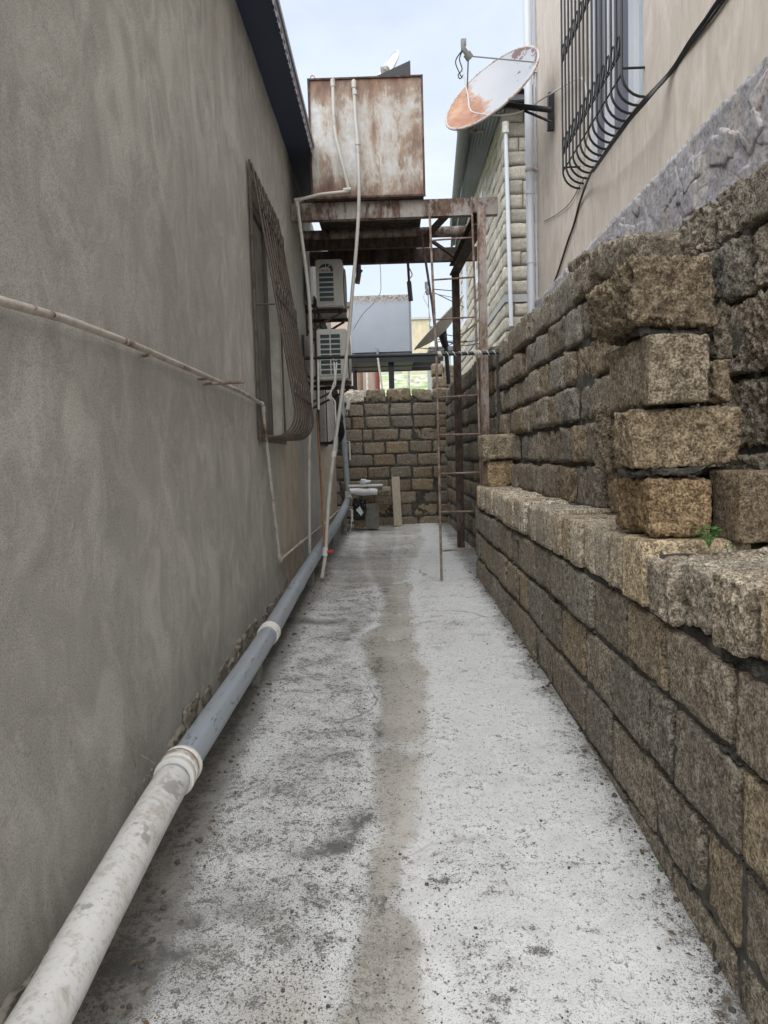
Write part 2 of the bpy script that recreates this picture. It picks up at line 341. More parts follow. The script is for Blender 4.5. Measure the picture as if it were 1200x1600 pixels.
BEAM = m_rusty('rusty_steel_beam', (.36, .34, .32), .42, 5, dark=(.035, .025, .02), mid=(.10, .065, .05), lite=(.20, .13, .095))
BEAMD = m_rusty('dark_rusty_steel', (.10, .085, .075), .7, 5, dark=(.02, .015, .013), mid=(.055, .037, .03), lite=(.13, .08, .06))
POST = m_rusty('rusty_steel_post', (.38, .35, .33), .36, 7, dark=(.07, .045, .035), mid=(.16, .10, .075), lite=(.27, .18, .13))
ROD = m_rusty('rusty_rod', (.30, .25, .22), .5, 12, dark=(.07, .05, .04), mid=(.16, .11, .085), lite=(.28, .20, .155), streak=False)
GRILLE = m_rusty('brown_painted_grille_iron', (.085, .075, .068), .32, 8, dark=(.03, .024, .02), mid=(.075, .052, .042), lite=(.15, .105, .08), streak=False)
GRILLED = m_plain('black_grille_iron', (.018, .018, .02), .45, .2, .3)
PVCW = NM('dirty_white_pvc', .45)
_c = PVCW.mix(PVCW.noise(5, 5), (.60, .59, .57), (.70, .695, .68))
_c = PVCW.mix(PVCW.ramp(PVCW.noise(13, 7, .7, dist=.8), [(.51, 0.0), (.63, .75)]), _c, (.42, .385, .33))
_c = PVCW.mix(PVCW.ramp(PVCW.noise(60, 6, .75), [(.53, 0.0), (.62, .5)]), _c, (.30, .27, .23))
_c = PVCW.mix(PVCW.ramp(PVCW.noise(5.2, 6, .6), [(.61, 0.0), (.63, .8)]), _c, (.30, .30, .295))
_c = PVCW.mix(PVCW.ramp(PVCW.vor(30), [(.05, .8), (.09, 0.0)]), _c, (.27, .24, .2))
PVCW = PVCW.done(_c, .42, PVCW.bump(PVCW.noise(40), .1, .003))
PVCG = NM('grey_blue_pvc', .4)
_c = PVCG.mix(PVCG.noise(4, 5), (.25, .285, .325), (.34, .38, .42))
_c = PVCG.mix(PVCG.ramp(PVCG.noise(11, 7, .7), [(.52, 0.0), (.7, .6)]), _c, (.36, .34, .30))
_c = PVCG.mix(PVCG.ramp(PVCG.noise(16, 8, .8, v=PVCG.map((2.6, .45, 1))), [(.585, 0.0), (.61, .85)]), _c, (.05, .05, .05))
PVCG = PVCG.done(_c, .36, PVCG.bump(PVCG.noise(30), .1, .003))
FIT = m_plain('white_plastic_fitting', (.66, .64, .60), .45, 0, .08, 20, 0, (.30, .26, .21), .35, 18)
PPR = m_plain('grey_beige_plastic_pipe', (.46, .44, .40), .5, 0, .1, 5, 0, (.30, .27, .23), .3, 9)
WPAINT = m_rusty('chipped_white_paint_on_pipe', (.60, .565, .51), .16, 9, dark=(.05, .025, .018), mid=(.13, .06, .04), lite=(.30, .2, .14), streak=False)
WHITEPIPE = m_plain('pale_grey_downpipe_plastic', (.60, .63, .68), .4, 0, .06, 3, 0, (.45, .44, .42), .2, 4)
REDP = m_plain('red_plastic', (.55, .07, .03), .4)
GTANK = NM('grey_painted_tank', .55)
_c = GTANK.mix(GTANK.noise(3, 5), (.27, .30, .355), (.35, .385, .44))
_z = GTANK.sep()[2]; _m = GTANK.n('ShaderNodeMapRange'); _m.inputs[1].default_value = .95; _m.inputs[2].default_value = 1.06; GTANK.l(GTANK.ma('ADD', _z, GTANK.ma('MULTIPLY', GTANK.noise(14, 6, .7), .16)), _m.inputs[0])
_c = GTANK.mix(_m.outputs[0], _c, GTANK.ramp(GTANK.noise(25, 6), [(.4, (.12, .09, .07)), (.6, (.38, .36, .34))]))
GTANK = GTANK.done(_c, .5)
BLACKM = m_plain('dark_steel', (.022, .023, .028), .5, .2, .3)
ACW = m_plain('cream_white_enamel', (.50, .49, .45), .45, 0, .08, 6, 0, (.34, .31, .26), .25, 7)
ACD = m_plain('dark_coil_fins', (.025, .045, .055), .5, .3, .35, 60)
CABLEK = m_plain('black_cable_sheath', (.015, .015, .017), .5)
CABLEW = m_plain('white_cable_sheath', (.62, .62, .62), .45)
NAVY = NM('navy_soffit_sheet', .55)
NAVY = NAVY.done(NAVY.mix(NAVY.noise(2, 4), (.035, .055, .105), (.055, .08, .14)), .5)
ROOFT = m_plain('grey_roof_edge_steel', (.25, .25, .27), .5, .2, .2)
TRIM = m_plain('pale_scalloped_trim_steel', (.36, .36, .40), .5, .1, .25, 12)
s = NM('dish_enamel', .4)
xz = s.sep(); u = xz[0]
f = s.ma('ADD', s.ma('MULTIPLY', s.noise(5, 8, .72), .6), s.ma('MULTIPLY', u, -1.0))
col = s.mix(s.noise(4, 5), (.34, .355, .38), (.43, .44, .46))
col = s.mix(s.ramp(f, [(.40, 0.0), (.46, .95)]), col, s.ramp(s.noise(9, 7, .7), [(.35, (.20, .065, .032)), (.52, (.33, .13, .05)), (.68, (.42, .26, .12))]))
col = s.mix(s.ramp(s.ma('ADD', s.noise(6, 6, .65), s.ma('MULTIPLY', u, .55)), [(.715, 0.0), (.735, 1.0)]), col, (.17, .10, .09))
DISH = s.done(col, .4)
DISHB = m_rusty('dish_back_metal', (.55, .54, .52), .25, 9, dark=(.10, .06, .045), mid=(.2, .12, .09), lite=(.36, .25, .19), streak=False)
LNBM = m_plain('grey_plastic_lnb', (.22, .22, .21), .5, 0, .3, 30)
SHEET = NM('corrugated_grey_sheet', .5); SHEET = SHEET.done(SHEET.ramp(SHEET.noise(3, 6, .6, v=SHEET.map((1, .2, 1))), [(.3, (.35, .37, .41)), (.7, (.62, .64, .69))]), .5)
SHEETD = m_plain('dark_fibre_cement_sheet', (.10, .105, .115), .7, 0, .3, 6)
GUTM = m_plain('dark_weathered_gutter', (.10, .105, .11), .6, .1, .35, 5, 0, (.18, .17, .16), .3)
CONCP = m_plain('cast_concrete', (.36, .36, .35), .9, 0, .2, 12, .4)
CONCD = m_plain('weathered_concrete_block', (.20, .19, .175), .95, 0, .3, 14, .6, (.08, .075, .06), .5, 8)
WOOD = NM('weathered_board_wood', .8); _w = WOOD.noise(9, 6, .6, v=WOOD.map((6, 6, .6))); WOOD = WOOD.done(WOOD.ramp(_w, [(.3, (.30, .26, .19)), (.7, (.46, .41, .32))]), .8, WOOD.bump(_w, .3, .004))
WOODD = m_plain('brown_fence_wood', (.22, .14, .10), .85, 0, .4, 9, .2)
PINKR = m_plain('pale_pink_wall_paint', (.44, .34, .29), .85, 0, .15, 4)
BOARDW = m_plain('white_laminate', (.66, .67, .68), .45, 0, .06)
BAGK = m_plain('black_plastic_film', (.012, .013, .016), .25)
SACK = m_plain('white_plastic_sack', (.62, .63, .63), .5, 0, .15, 20, .2)
GLASS = NM('window_glass', .06); GLASS = GLASS.done(GLASS.mix(GLASS.noise(1.5, 3), (.30, .37, .42), (.55, .62, .68)), .08); GLASS.node_tree.nodes['Principled BSDF'].inputs['Specular IOR Level'].default_value = .8  # pale blue in the glass colour is a painted sky reflection
CURT = m_plain('grey_blind', (.16, .17, .205), .6, 0, .15, 6)
UPVC = m_plain('white_window_frame', (.70, .72, .75), .35, 0, .05)
GALV = NM('galvanised_sheet', .4, .5); GALV = GALV.done(GALV.ramp(GALV.noise(4, 6, .6), [(.35, (.14, .13, .12)), (.55, (.22, .21, .195)), (.7, (.32, .31, .29))]), .5)
SOIL = NM('mossy_soil', .98); SOIL = SOIL.done(SOIL.mix(SOIL.ramp(SOIL.noise(9, 6, .65), [(.36, 0.0), (.5, 1.0)]), SOIL.ramp(SOIL.noise(70, 5, .7), [(.3, (.05, .04, .03)), (.7, (.16, .135, .10))]), (.10, .12, .03)), .98, SOIL.bump(SOIL.noise(60, 6, .7), 1.0, .012))
LEAF = m_plain('weed_leaf', (.055, .16, .03), .5, 0, .4, 30)
HILLM = NM('grassy_hill_soil', .95); HILLM = HILLM.done(HILLM.mix(HILLM.ramp(HILLM.noise(1.6, 7, .7), [(.42, 0.0), (.58, 1.0)]), (.17, .24, .08), (.42, .42, .34)), .95)
GROUNDM = m_plain('bare_earth', (.17, .145, .11), .95, 0, .3, 2, .4)
YELLOW = NM('yellow_render', .9); _w = YELLOW.noise(6, 6, .65, v=YELLOW.map((1, 1, .4))); YELLOW = YELLOW.done(YELLOW.ramp(_w, [(.35, (.38, .33, .23)), (.65, (.50, .44, .33))]), .9)
FARW = m_plain('far_house_whitewash', (.48, .49, .50), .9, 0, .1)
REDT = m_plain('dark_red_paint', (.22, .05, .03), .6)
PEB = m_plain('dark_grit', (.075, .07, .064), .9, 0, .5, 40)
TXT = m_plain('dark_red_print', (.16, .03, .03), .5)

# ---------------------------------------------------------------- stone block walls
class Blocks:
    def __init__(s): s.V = []; s.F = []; s.C = []; s.nv = 0
    def block(s, o, ax, ay, az, L, Dp, H, cell=.02, rough=1.0, rr=.014, tint=(1, 1, 1), comb=0.0, seed=0, back=False, hi=3):
        o = np.array(o, float); A = np.array([ax, ay, az], float)
        nx, ny, nz_ = max(2, int(L/cell)), max(2, int(Dp/cell)), max(2, int(H/cell))
        gx, gy, gz = np.linspace(0, 1, nx+1), np.linspace(0, 1, ny+1), np.linspace(0, 1, nz_+1)
        P = []; Fc = []; n0 = 0
        det = np.linalg.det(A) > 0
        def face(U, Vv, fn, flip):
            nonlocal n0
            a, b = np.meshgrid(U, Vv, indexing='ij'); p = fn(a.ravel(), b.ravel()); P.append(p)
            nu, nv = len(U), len(Vv); idx = np.arange(nu*nv).reshape(nu, nv)+n0
            q = np.stack([idx[:-1, :-1], idx[1:, :-1], idx[1:, 1:], idx[:-1, 1:]], -1).reshape(-1, 4)
            if flip != det: q = q[:, ::-1]
            Fc.append(q); n0 += nu*nv
        one = np.ones_like
        face(gx, gz, lambda a, b: np.stack([a, 0*a, b], 1), False)
        face(gy, gz, lambda a, b: np.stack([0*a, a, b], 1), True)
        face(gy, gz, lambda a, b: np.stack([one(a), a, b], 1), False)
        face(gx, gy, lambda a, b: np.stack([a, b, one(a)], 1), False)
        face(gx, gy, lambda a, b: np.stack([a, b, 0*a], 1), True)
        if back: face(gx, gz, lambda a, b: np.stack([a, one(a), b], 1), True)
        P = np.concatenate(P); Fc = np.concatenate(Fc)
        key = np.round(P*5000).astype(np.int64); key = key[:, 0]*100000000+key[:, 1]*10000+key[:, 2]
        _, first, inv = np.unique(key, return_index=True, return_inverse=True)
        inv = inv.ravel(); P = P[first]; Fc = inv[Fc]
        rs = np.random.RandomState(seed*7919 % 2**31+11)
        S = np.array([L, Dp, H]); p = P*S
        r = min(rr, min(S)*.45)
        # rounded corners, with radius varied along the edges
        rv = r*(.55+2.6*sstep(.05, .6, fbm(p+o*3, 13, 3, seed)))[:, None]; rv = np.clip(rv, r*.3, min(S)*.45)
        if not back: pin = np.stack([np.clip(p[:, 0], rv[:, 0], L-rv[:, 0]), np.clip(p[:, 1], rv[:, 0], 1e9), np.clip(p[:, 2], rv[:, 0], H-rv[:, 0])], 1)
        else: pin = np.clip(p, rv, S-rv)
        d = p-pin; ln = np.linalg.norm(d, axis=1, keepdims=True); nrm = d/np.maximum(ln, 1e-9); p = pin+nrm*np.minimum(ln, rv)
        # corner skew
        cj = rs.uniform(-1, 1, (2, 2, 2, 3))*.007*rough*np.array([1, 1, 1]); t = P
        for a in (0, 1):
            for b in (0, 1):
                for c in (0, 1):
                    w = (t[:, 0] if a else 1-t[:, 0])*(t[:, 1] if b else 1-t[:, 1])*(t[:, 2] if c else 1-t[:, 2]); p = p+w[:, None]*cj[a, b, c]
        wp = p @ A + o
        n_w = nrm @ A
        q = wp+seed*3.1
        amp = .0035*fbm(q, 9, 2, 1) + .0045*fbm(q, 38, 3, 5)
        if hi >= 3: amp = amp + .0045*np.minimum(0, fbm(q, 70, 2, 9)+.1)*2
        if rough > 1.3: amp = amp - .009*np.abs(fbm(q, 42, 3, 31)) + .005*fbm(q, 90, 2, 33)
        wp = wp + n_w*(amp*rough)[:, None] + (fbm(q, 13, 2, 77)*.003*rough)[:, None]*np.array([.4, .4, .4])
        s.V.append(wp); s.F.append(Fc+s.nv); s.nv += len(wp)
        c = np.empty((len(wp), 4)); c[:, :3] = tint; c[:, 3] = comb; s.C.append(c)
    def build(s, name, mat, parent=None, at=(0, 0, 0)):
        V = np.concatenate(s.V)-np.array(parent['_w'] if parent else at); F = np.concatenate(s.F); C = np.concatenate(s.C)
        me = D.meshes.new(name); me.vertices.add(len(V)); me.vertices.foreach_set('co', V.ravel())
        me.loops.add(F.size); me.loops.foreach_set('vertex_index', F.ravel().astype(np.int32))
        me.polygons.add(len(F)); me.polygons.foreach_set('loop_start', np.arange(0, F.size, 4, dtype=np.int32))
        me.polygons.foreach_set('use_smooth', [True]*len(F))
        me.update(calc_edges=True); me.materials.append(mat)
        a = me.color_attributes.new('Col', 'FLOAT_COLOR', 'POINT'); a.data.foreach_set('color', C.ravel())
        o = D.objects.new(name, me); COL.objects.link(o)
        if parent: o.parent = parent
        else: o.location = at
        o['_w'] = parent['_w'] if parent else tuple(at)
        return o
RS = random.Random(5)
def tint(v=.18, warm=.05, base=1.0):
    k = base*(1+RS.uniform(-v, v)); w = RS.uniform(-warm, warm); g = RS.random()
    t = [k*(1+w), k, k*(1-w*1.3)]
    if g < .13: t = [k*1.12, k*1.03, k*.88]      # ochre block
    elif g < .22: t = [k*.97, k*.98, k*.98]      # grey block
    return tuple(t)
def rows(B, p0, p1, zs, depth, into, cell=None, lmin=.34, lmax=.42, gap=.012, rough=1.0, rr=.014, base=1.0, seed0=0, jitter=.006, topvar=0, skip=None, hi=3, short=.15, cmb=.25, plain=False, vg=None):
    p0 = Vector(p0); p1 = Vector(p1); d = (p1-p0); Ltot = d.length; d.normalize(); into = Vector(into).normalized(); sd = seed0
    for ri in range(len(zs)-1):
        x = -RS.uniform(0, .3)
        last = ri == len(zs)-2
        while x < Ltot:
            L = RS.uniform(lmin, lmax) if RS.random() > short else RS.uniform(lmin*.45, lmax*.6)
            a = max(x, 0); b = min(x+L, Ltot)
            if b-a > .05:
                z0, z1 = zs[ri]+gap/2, zs[ri+1]-gap/2
                if last and topvar: z1 += RS.uniform(-topvar, topvar)
                g_ = vg or gap; q = p0+d*(a+g_/2)+into*RS.uniform(-jitter, jitter)
                c = cell or min(.045, max(.0095, q.y*.0052))
                if not (skip and skip(q, z0)):
                    sd += 1
                    B.block((q.x, q.y, z0+RS.uniform(-.003, .003)), d, into, (0, 0, 1), b-a-g_, depth, z1-z0, c, rough*RS.uniform(.7, 1.3), rr*RS.uniform(.8, 1.5), ((lambda k: (k, k*.985, k*.955))(base*RS.uniform(.82, 1.15)) if plain else tint(base=base)), 1.0 if RS.random() < cmb else 0.0, sd, hi=hi)
            x += L
    return sd
def mortar_slab(name, parent, p0, p1, z0, z1, thick, into, cell=.03, amp=.012, mat=MORTAR):
    p0 = np.array(p0, float); p1 = np.array(p1, float); d = p1-p0; L = np.linalg.norm(d); d = d/L; n = np.array(into, float); n /= np.linalg.norm(n)
    B = Blocks(); B.block((p0[0], p0[1], z0), d, n, (0, 0, 1), L, thick, z1-z0, cell, 1.0, .006, (1, 1, 1), 0, 3, hi=2)
    return B.build(name, mat, parent)

# ---- low retaining wall with ledge (right, next to the path)
lw = thing('retaining_wall', (.75, 3.7, 0), 'low retaining wall of brown shell limestone blocks with a pale capped ledge along the path', 'stone wall')
B = Blocks()
zs = [-.46, -.26, -.045, .18, .408, .622]
rows(B, (.75, .95, 0), (.75, 6.62, 0), zs, .16, (1, 0, 0), seed0=100, base=1.12, rough=.8, rr=.009, gap=.022, vg=.024, jitter=.007)
# end-on cap stones; joints measured on the photo
js = [aX(x, 840, .75).y for x in (1011, 975, 951, 927, 908, 891, 877)]
y = js[-1]
while y < 6.45: y += RS.uniform(.155, .20); js.append(min(y, 6.62))
for i in range(len(js)-1):
    a, b = js[i], js[i+1]
    B.block((.75+RS.uniform(-.014, .010), a+.008, .634), (0, 1, 0), (1, 0, 0), (0, 0, 1), b-a-.019, RS.uniform(.30, .36), .182+RS.uniform(-.008, .012), min(.035, max(.009, a*.0052)), .7, .007, tint(.20, .04, 2.1), 0, 300+i)
nj = [aX(x, 940, .73).y for x in (1200, 1165, 1098, 1050, 1012)]
nj = [.95, 1.18] + nj
for i in range(len(nj)-1):
    a, b = nj[i], nj[i+1]
    B.block((.735+RS.uniform(-.015, .01), a+.008, .632+RS.uniform(.004, .03)), (0, 1, 0), (1, 0, 0), (0, 0, 1), b-a-.022, .36, .165+RS.uniform(-.006, .012), .009, 1.4, .018, tint(.12, .04, 2.1), 0, 340+i)
B.build('stone_blocks', STONE, lw)
mortar_slab('mortar', lw, (.788, 1.0, 0), (.788, 6.60, 0), .62, .79, .2, (1, 0, 0), .03)  # dark filling added to stand in for shade in the cap joints
mortar_slab('mortar', lw, (.766, .9, 0), (.766, 6.60, 0), -.46, .64, .12, (1, 0, 0), .03)
# lumps of mortar squeezed out of the joints
M = Blocks()
for k in range(90):
    yy_ = 1.25+5.2*RS.random()**1.6; zz_ = RS.choice(zs[1:])+RS.uniform(-.004, .004)
    M.block((.752+RS.uniform(-.002, .012), yy_, zz_-.011), (0, 1, 0), (1, 0, 0), (0, 0, 1), RS.uniform(.03, .14), .03, RS.uniform(.014, .026), .008, 1.5, .008, (1, 1, 1), 0, 900+k)
for k in range(26):
    yy_ = 1.3+4.5*RS.random()**1.5; r_ = RS.randrange(1, 5)
    M.block((.753, yy_, zs[r_]+.02), (0, 1, 0), (1, 0, 0), (0, 0, 1), RS.uniform(.014, .03), .03, RS.uniform(.08, .17), .009, 1.6, .008, (1, 1, 1), 0, 1200+k)
M.build('joint_mortar', MORTAR, lw)
B = Blocks(); B.block((1.06, .9, .60), (0, 1, 0), (1, 0, 0), (0, 0, 1), 2.35, .5, .225, .02, 2.4, .02, (1, 1, 1), 0, 77, hi=2); B.build('ledge_soil', SOIL, lw)
B = Blocks(); B.block((.98, 2.7, .60), (0, 1, 0), (1, 0, 0), (0, 0, 1), 3.9, .3, .215, .03, 1.8, .02, (1, 1, 1), 0, 78, hi=2); B.build('ledge_dirt', MORTAR, lw)

# ---- upper wall behind the ledge, on to the end of the alley
uw = thing('boundary_wall', (1.0, 5.0, .8), 'tall rough shell limestone wall rising behind the ledge on the right', 'stone wall')
B = Blocks()
zu = [.80, 1.03, 1.25, 1.46, 1.67, 1.88, 2.09]
rows(B, (1.0, 2.95, 0), (1.0, 6.75, 0), zu, .2, (1, 0, 0), lmin=.26, lmax=.42, seed0=1400, rough=1.5, rr=.016, base=1.15, gap=.022, vg=.024, topvar=.04, jitter=.018, cmb=.35, skip=lambda q, z: q.y < 3.6 and z > 1.85)
rows(B, (.965, 6.75, 0), (.87, 11.75, 0), [-.05, .16, .38, .60, .80, 1.03, 1.25, 1.46, 1.67, 1.88, 2.12], .2, (1, .02, 0), seed0=1700, rough=1.3, rr=.02, base=.74, gap=.018, topvar=.02)
# end stones above the ledge beside the steel post
a = aY(754, 718, 6.05); b = aY(806, 678, 6.05)
B.block((a.x, 6.05, a.z), (1, 0, 0), (0, 1, 0), (0, 0, 1), b.x-a.x, .3, b.z-a.z, .02, 1.1, .02, (1.35, 1.3, 1.2), 0, 41)
B.block((a.x+.04, 6.08, .815), (1, 0, 0), (0, 1, 0), (0, 0, 1), b.x-a.x-.06, .3, a.z-.825, .02, 1.1, .03, (1.45, 1.25, .95), 0, 42)
# cement smeared boulder on top near the front
a = aX(986, 450, .99)
B.block((.99, 3.06, 1.80), (0, .978, .208), (1, 0, 0), (0, -.208, .978), .66, .26, .175, .012, 1.6, .075, (1.15, 1.15, 1.12), 0, 46)
B.block((1.02, 3.86, 2.03), (0, 1, 0), (1, 0, 0), (0, 0, 1), .35, .22, .12, .015, 1.8, .05, (.95, .95, .95), 0, 47)
# big rough upper part nearer the camera
zn = [.83, 1.09, 1.34, 1.60, 1.82, 2.02]
rows(B, (1.2, .7, 0), (1.2, 3.95, 0), zn, .25, (1, 0, 0), lmin=.34, lmax=.50, seed0=2100, rough=1.7, rr=.022, base=1.2, gap=.018, topvar=.02, jitter=.02, cell=.0095, cmb=.5, vg=.03)
B.build('stone_blocks', STONE, uw)
mortar_slab('mortar', uw, (1.032, 3.05, 0), (1.032, 6.8, 0), .7, 1.85, .12, (1, 0, 0), .03)
mortar_slab('mortar', uw, (.985, 6.75, 0), (.893, 11.7, 0), -.3, 2.06, .12, (1, 0, 0), .05)
mortar_slab('mortar', uw, (1.245, .7, 0), (1.245, 3.9, 0), .75, 2.0, .12, (1, 0, 0), .02)
# ---- projecting pier of big stones
pr = thing('stone_pier', (.95, 2.3, .82), 'projecting stack of four big rough limestone blocks standing on the near end of the ledge', 'stone pier')
B = Blocks()
def pb(x0, x1, y0, y1, Y, dep, seed, rough, rr, tn, cb=0, back=True):
    a = aY(x0, y1, Y); b = aY(x1, y0, Y)
    B.block((a.x, Y, a.z), (1, 0, 0), (0, 1, 0), (0, 0, 1), b.x-a.x, dep, b.z-a.z, .0085, rough, rr*.8, tuple(q_*1.2 for q_ in tn), cb, seed, back=back)
pb(1014, 1118, 742, 846, 2.19, .37, 61, 1.5, .042, (1.25, 1.02, .74))
pb(987, 1161, 634, 734, 2.21, .20, 62, 1.4, .03, (1.22, 1.10, .92))
pb(1016, 1112, 518, 629, 2.17, .42, 63, .9, .015, (1.10, 1.06, .98), 1)
pb(978, 1128, 404, 508, 2.20, .42, 64, 2.8, .05, (.98, .90, .78))
pb(950, 1000, 628, 736, 2.60, .2, 65, 2.2, .03, (.85, .8, .72))
pb(1116, 1146, 560, 628, 2.26, .12, 67, 1.5, .035, (1.1, 1.0, .85))
pb(1118, 1150, 470, 556, 2.33, .15, 68, 1.8, .03, (.8, .78, .75))
pb(1156, 1236, 734, 850, 2.10, .2, 69, .5, .012, (.92, .82, .70))
pb(1112, 1160, 735, 850, 2.34, .15, 70, 2.2, .02, (.45, .42, .38))
B.build('stone_blocks', STONE, pr)
M = Blocks()
def mb_(x0, x1, y0, y1, Y, sd, r=.008):
    M = Blocks(); a = aY(x0, y1, Y); b = aY(x1, y0, Y); M.block((a.x, Y, a.z), (1, 0, 0), (0, 1, 0), (0, 0, 1), b.x-a.x, .12, b.z-a.z, .008, 1.6, r, (1.3, 1.3, 1.3), 0, sd, back=True); M.build('mortar', MORTAR, pr)
mb_(1020, 1100, 730, 745, 2.20, 1); mb_(985, 1045, 732, 748, 2.24, 2); mb_(1000, 1118, 505, 522, 2.24, 3, .01); mb_(1120, 1138, 395, 470, 2.30, 4, .015); mb_(1128, 1160, 520, 560, 2.36, 6); mb_(1000, 1100, 624, 640, 2.26, 7)

# ---- back wall closing the alley
bw = thing('end_wall', (0, 11.6, 0), 'cross wall of limestone blocks closing the far end of the alley', 'stone wall')
B = Blocks()
zb = [-.05+.2*i for i in range(12)]
rows(B, (-.98, 11.6, 0), (1.1, 11.6, 0), zb[:-1], .2, (0, 1, 0), seed0=3000, rough=1.2, rr=.014, cell=.03, gap=.015, base=.85, short=.2, vg=.024)
# rough top row, first stone smeared with white cement
x = -.78
for i, (L, t) in enumerate([(.40, (2.6, 2.8, 3.1)), (.34, (1, 1, .95)), (.40, (.95, .9, .8)), (.33, (.9, .9, .85)), (.25, (1, 1, .95))]):
    B.block((x, 11.59, 1.965), (1, 0, 0), (0, 1, 0), (0, 0, 1), L-.02, .25, .205+RS.uniform(-.015, .01), .022, 2.0, .05, t, 0, 3300+i); x += L
for (x0, x1, y0, y1, sd) in ((676, 703, 587, 606, 1), (674, 692, 568, 588, 2), (693, 712, 570, 590, 3), (700, 722, 585, 606, 4)):
    a = aY(x0, y1, 11.9); b = aY(x1, y0, 11.9); B.block((a.x, 11.9, a.z), (1, 0, 0), (0, 1, 0), (0, 0, 1), b.x-a.x, .25, b.z-a.z, .03, 1.8, .03, (1.1, 1.05, 1), 0, 3400+sd, back=True)
B.build('stone_blocks', STONE_FAR, bw)
mortar_slab('mortar', bw, (-1.0, 11.614, 0), (1.1, 11.614, 0), -.3, 2.06, .15, (0, 1, 0), .05)

# ---------------------------------------------------------------- ground and path
def gz(x, y):
    g = -.26*np.exp(-(y-1.0)/1.25)
    g = g + .035*sstep(-.35, -.95, x)*sstep(0, 6, y) + .03*sstep(9, 11.6, y)
    g = g - .012*np.exp(-((x+.03)/.16)**2)
    return g
nx_, ny_ = 165, 760
xs = np.linspace(-.98, 1.02, nx_+1); tt = np.linspace(0, 1, ny_+1); ys = .35+(12.0-.35)*(.45*tt+.55*tt**2.0)
X, Y = np.meshgrid(xs, ys, indexing='ij'); x = X.ravel(); y = Y.ravel(); P3 = np.stack([x, y, 0*x], 1)
z = gz(x, y)+.0045*fbm(P3, 3, 3, 4)+.0022*fbm(P3, 22, 3, 8)
V = np.stack([x, y, z], 1)
wob = .06*fbm(P3, 2.6, 3, 21)+.05*fbm(P3, 8, 4, 22, .6)+.02*fbm(P3*np.array([.5, 2, 1]), 9, 3, 23)
CE = [(1600, 500, 690), (1500, 535, 665), (1450, 550, 662), (1400, 560, 642), (1350, 566, 640), (1300, 580, 655), (1250, 580, 662), (1200, 582, 680), (1150, 592, 685), (1100, 590, 668), (1060, 580, 680), (1030, 560, 668), (1000, 548, 660), (980, 590, 655), (940, 600, 645), (900, 575, 650), (870, 560, 665), (850, 560, 680)]
_zg = lambda py: -.155 if py > 1500 else -.10 if py > 1250 else -.03
_e = sorted((aZ(a_, p_, _zg(p_)).y, aZ(a_, p_, _zg(p_)).x, aZ(b_, p_, _zg(p_)).x) for p_, a_, b_ in CE)
_ey = [q[0] for q in _e]; eL = np.interp(y, _ey, [q[1] for q in _e]); eR = np.interp(y, _ey, [q[2] for q in _e])
cx = (eL+eR)/2; hw = (eR-eL)/2*.78
ch = (1-sstep(-.05, .055, np.abs(x-cx+wob*.8)-hw))*(.80+.6*fbm(P3, 4.5, 4, 71))
leftsp = sstep(4.6, 5.4, y)*(1-sstep(-.02, .10, x-.10*np.sin(y*1.3)+wob*2))*(.45+.7*fbm(P3*np.array([.6, 1.6, 1]), 1.6, 3, 31))
leftsp = np.clip(leftsp, 0, .9)*(1-sstep(9.6, 10.6, y)); ch = np.maximum(ch*(1-.35*sstep(5.2, 7, y)), leftsp)
ch = np.maximum(ch, .55*np.exp(-((x+.28)/.2)**2-((y-1.55)/.22)**2))
lime = np.where(x > cx, .70, .52)+.22*fbm(P3*np.array([1, .8, 1]), 2.4, 4, 41)+.14*fbm(P3*np.array([.35, 1.8, 1]), 5, 3, 45)
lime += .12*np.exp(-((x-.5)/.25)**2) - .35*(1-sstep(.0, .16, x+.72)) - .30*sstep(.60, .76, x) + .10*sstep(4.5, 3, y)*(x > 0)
lime += .18*np.exp(-((np.abs(x-cx)-hw-.05)/.04)**2)
st = .10+.12*fbm(P3, 2, 3, 51)
def blob(cx_, cy_, sx, sy, a, rot=0):
    c, s_ = math.cos(rot), math.sin(rot); u = (x-cx_)*c+(y-cy_)*s_; v = -(x-cx_)*s_+(y-cy_)*c
    return a*np.exp(-(u/sx)**2-(v/sy)**2)
def gp(px, py): p = aZ(px, py, -.06 if py < 1250 else -.15); return p.x, p.y
for (px, py, sx, sy, a, r) in ((560, 1310, .035, .12, .75, -.3), (525, 1345, .07, .035, .7, .5), (480, 1355, .08, .03, .4, .2), (588, 1150, .02, .16, .65, 0), (545, 1010, .05, .30, .45, -.1), (590, 1045, .04, .2, .5, 0),
    (480, 985, .22, .07, .45, 0), (430, 988, .14, .05, .4, 0), (600, 930, .05, .4, .4, 0), (455, 1180, .10, .06, .15, .3), (845, 1490, .02, .014, .8, 0), (930, 1462, .016, .01, .6, 0), (950, 1545, .012, .01, .6, 0), (760, 1340, .12, .03, .25, .2), (900, 1370, .12, .03, .22, -.2), (250, 1500, .12, .10, .35, 0), (350, 1450, .15, .05, .25, .4), (620, 1480, .05, .03, .3, 0), (690, 1390, .05, .02, .35, 0)):
    qx, qy = gp(px, py); st = st+blob(qx, qy, sx*1.15, sy*1.15, a, r)*1.35*np.clip(.8+1.3*fbm(P3, 16, 4, 91, .65), 0, 1.6)
st += .42*(1-sstep(.0, .13, x+.70)) + .30*sstep(.70, .78, x) - .05*sstep(.4, .8, ch)  # mask also rises under the drain pipe and at the right wall foot
msk = np.stack([ch, np.clip(lime, 0, 1.2), np.clip(st, 0, 1), 0*x+1], 1)
me = D.meshes.new('path'); idx = np.arange((nx_+1)*(ny_+1)).reshape(nx_+1, ny_+1)
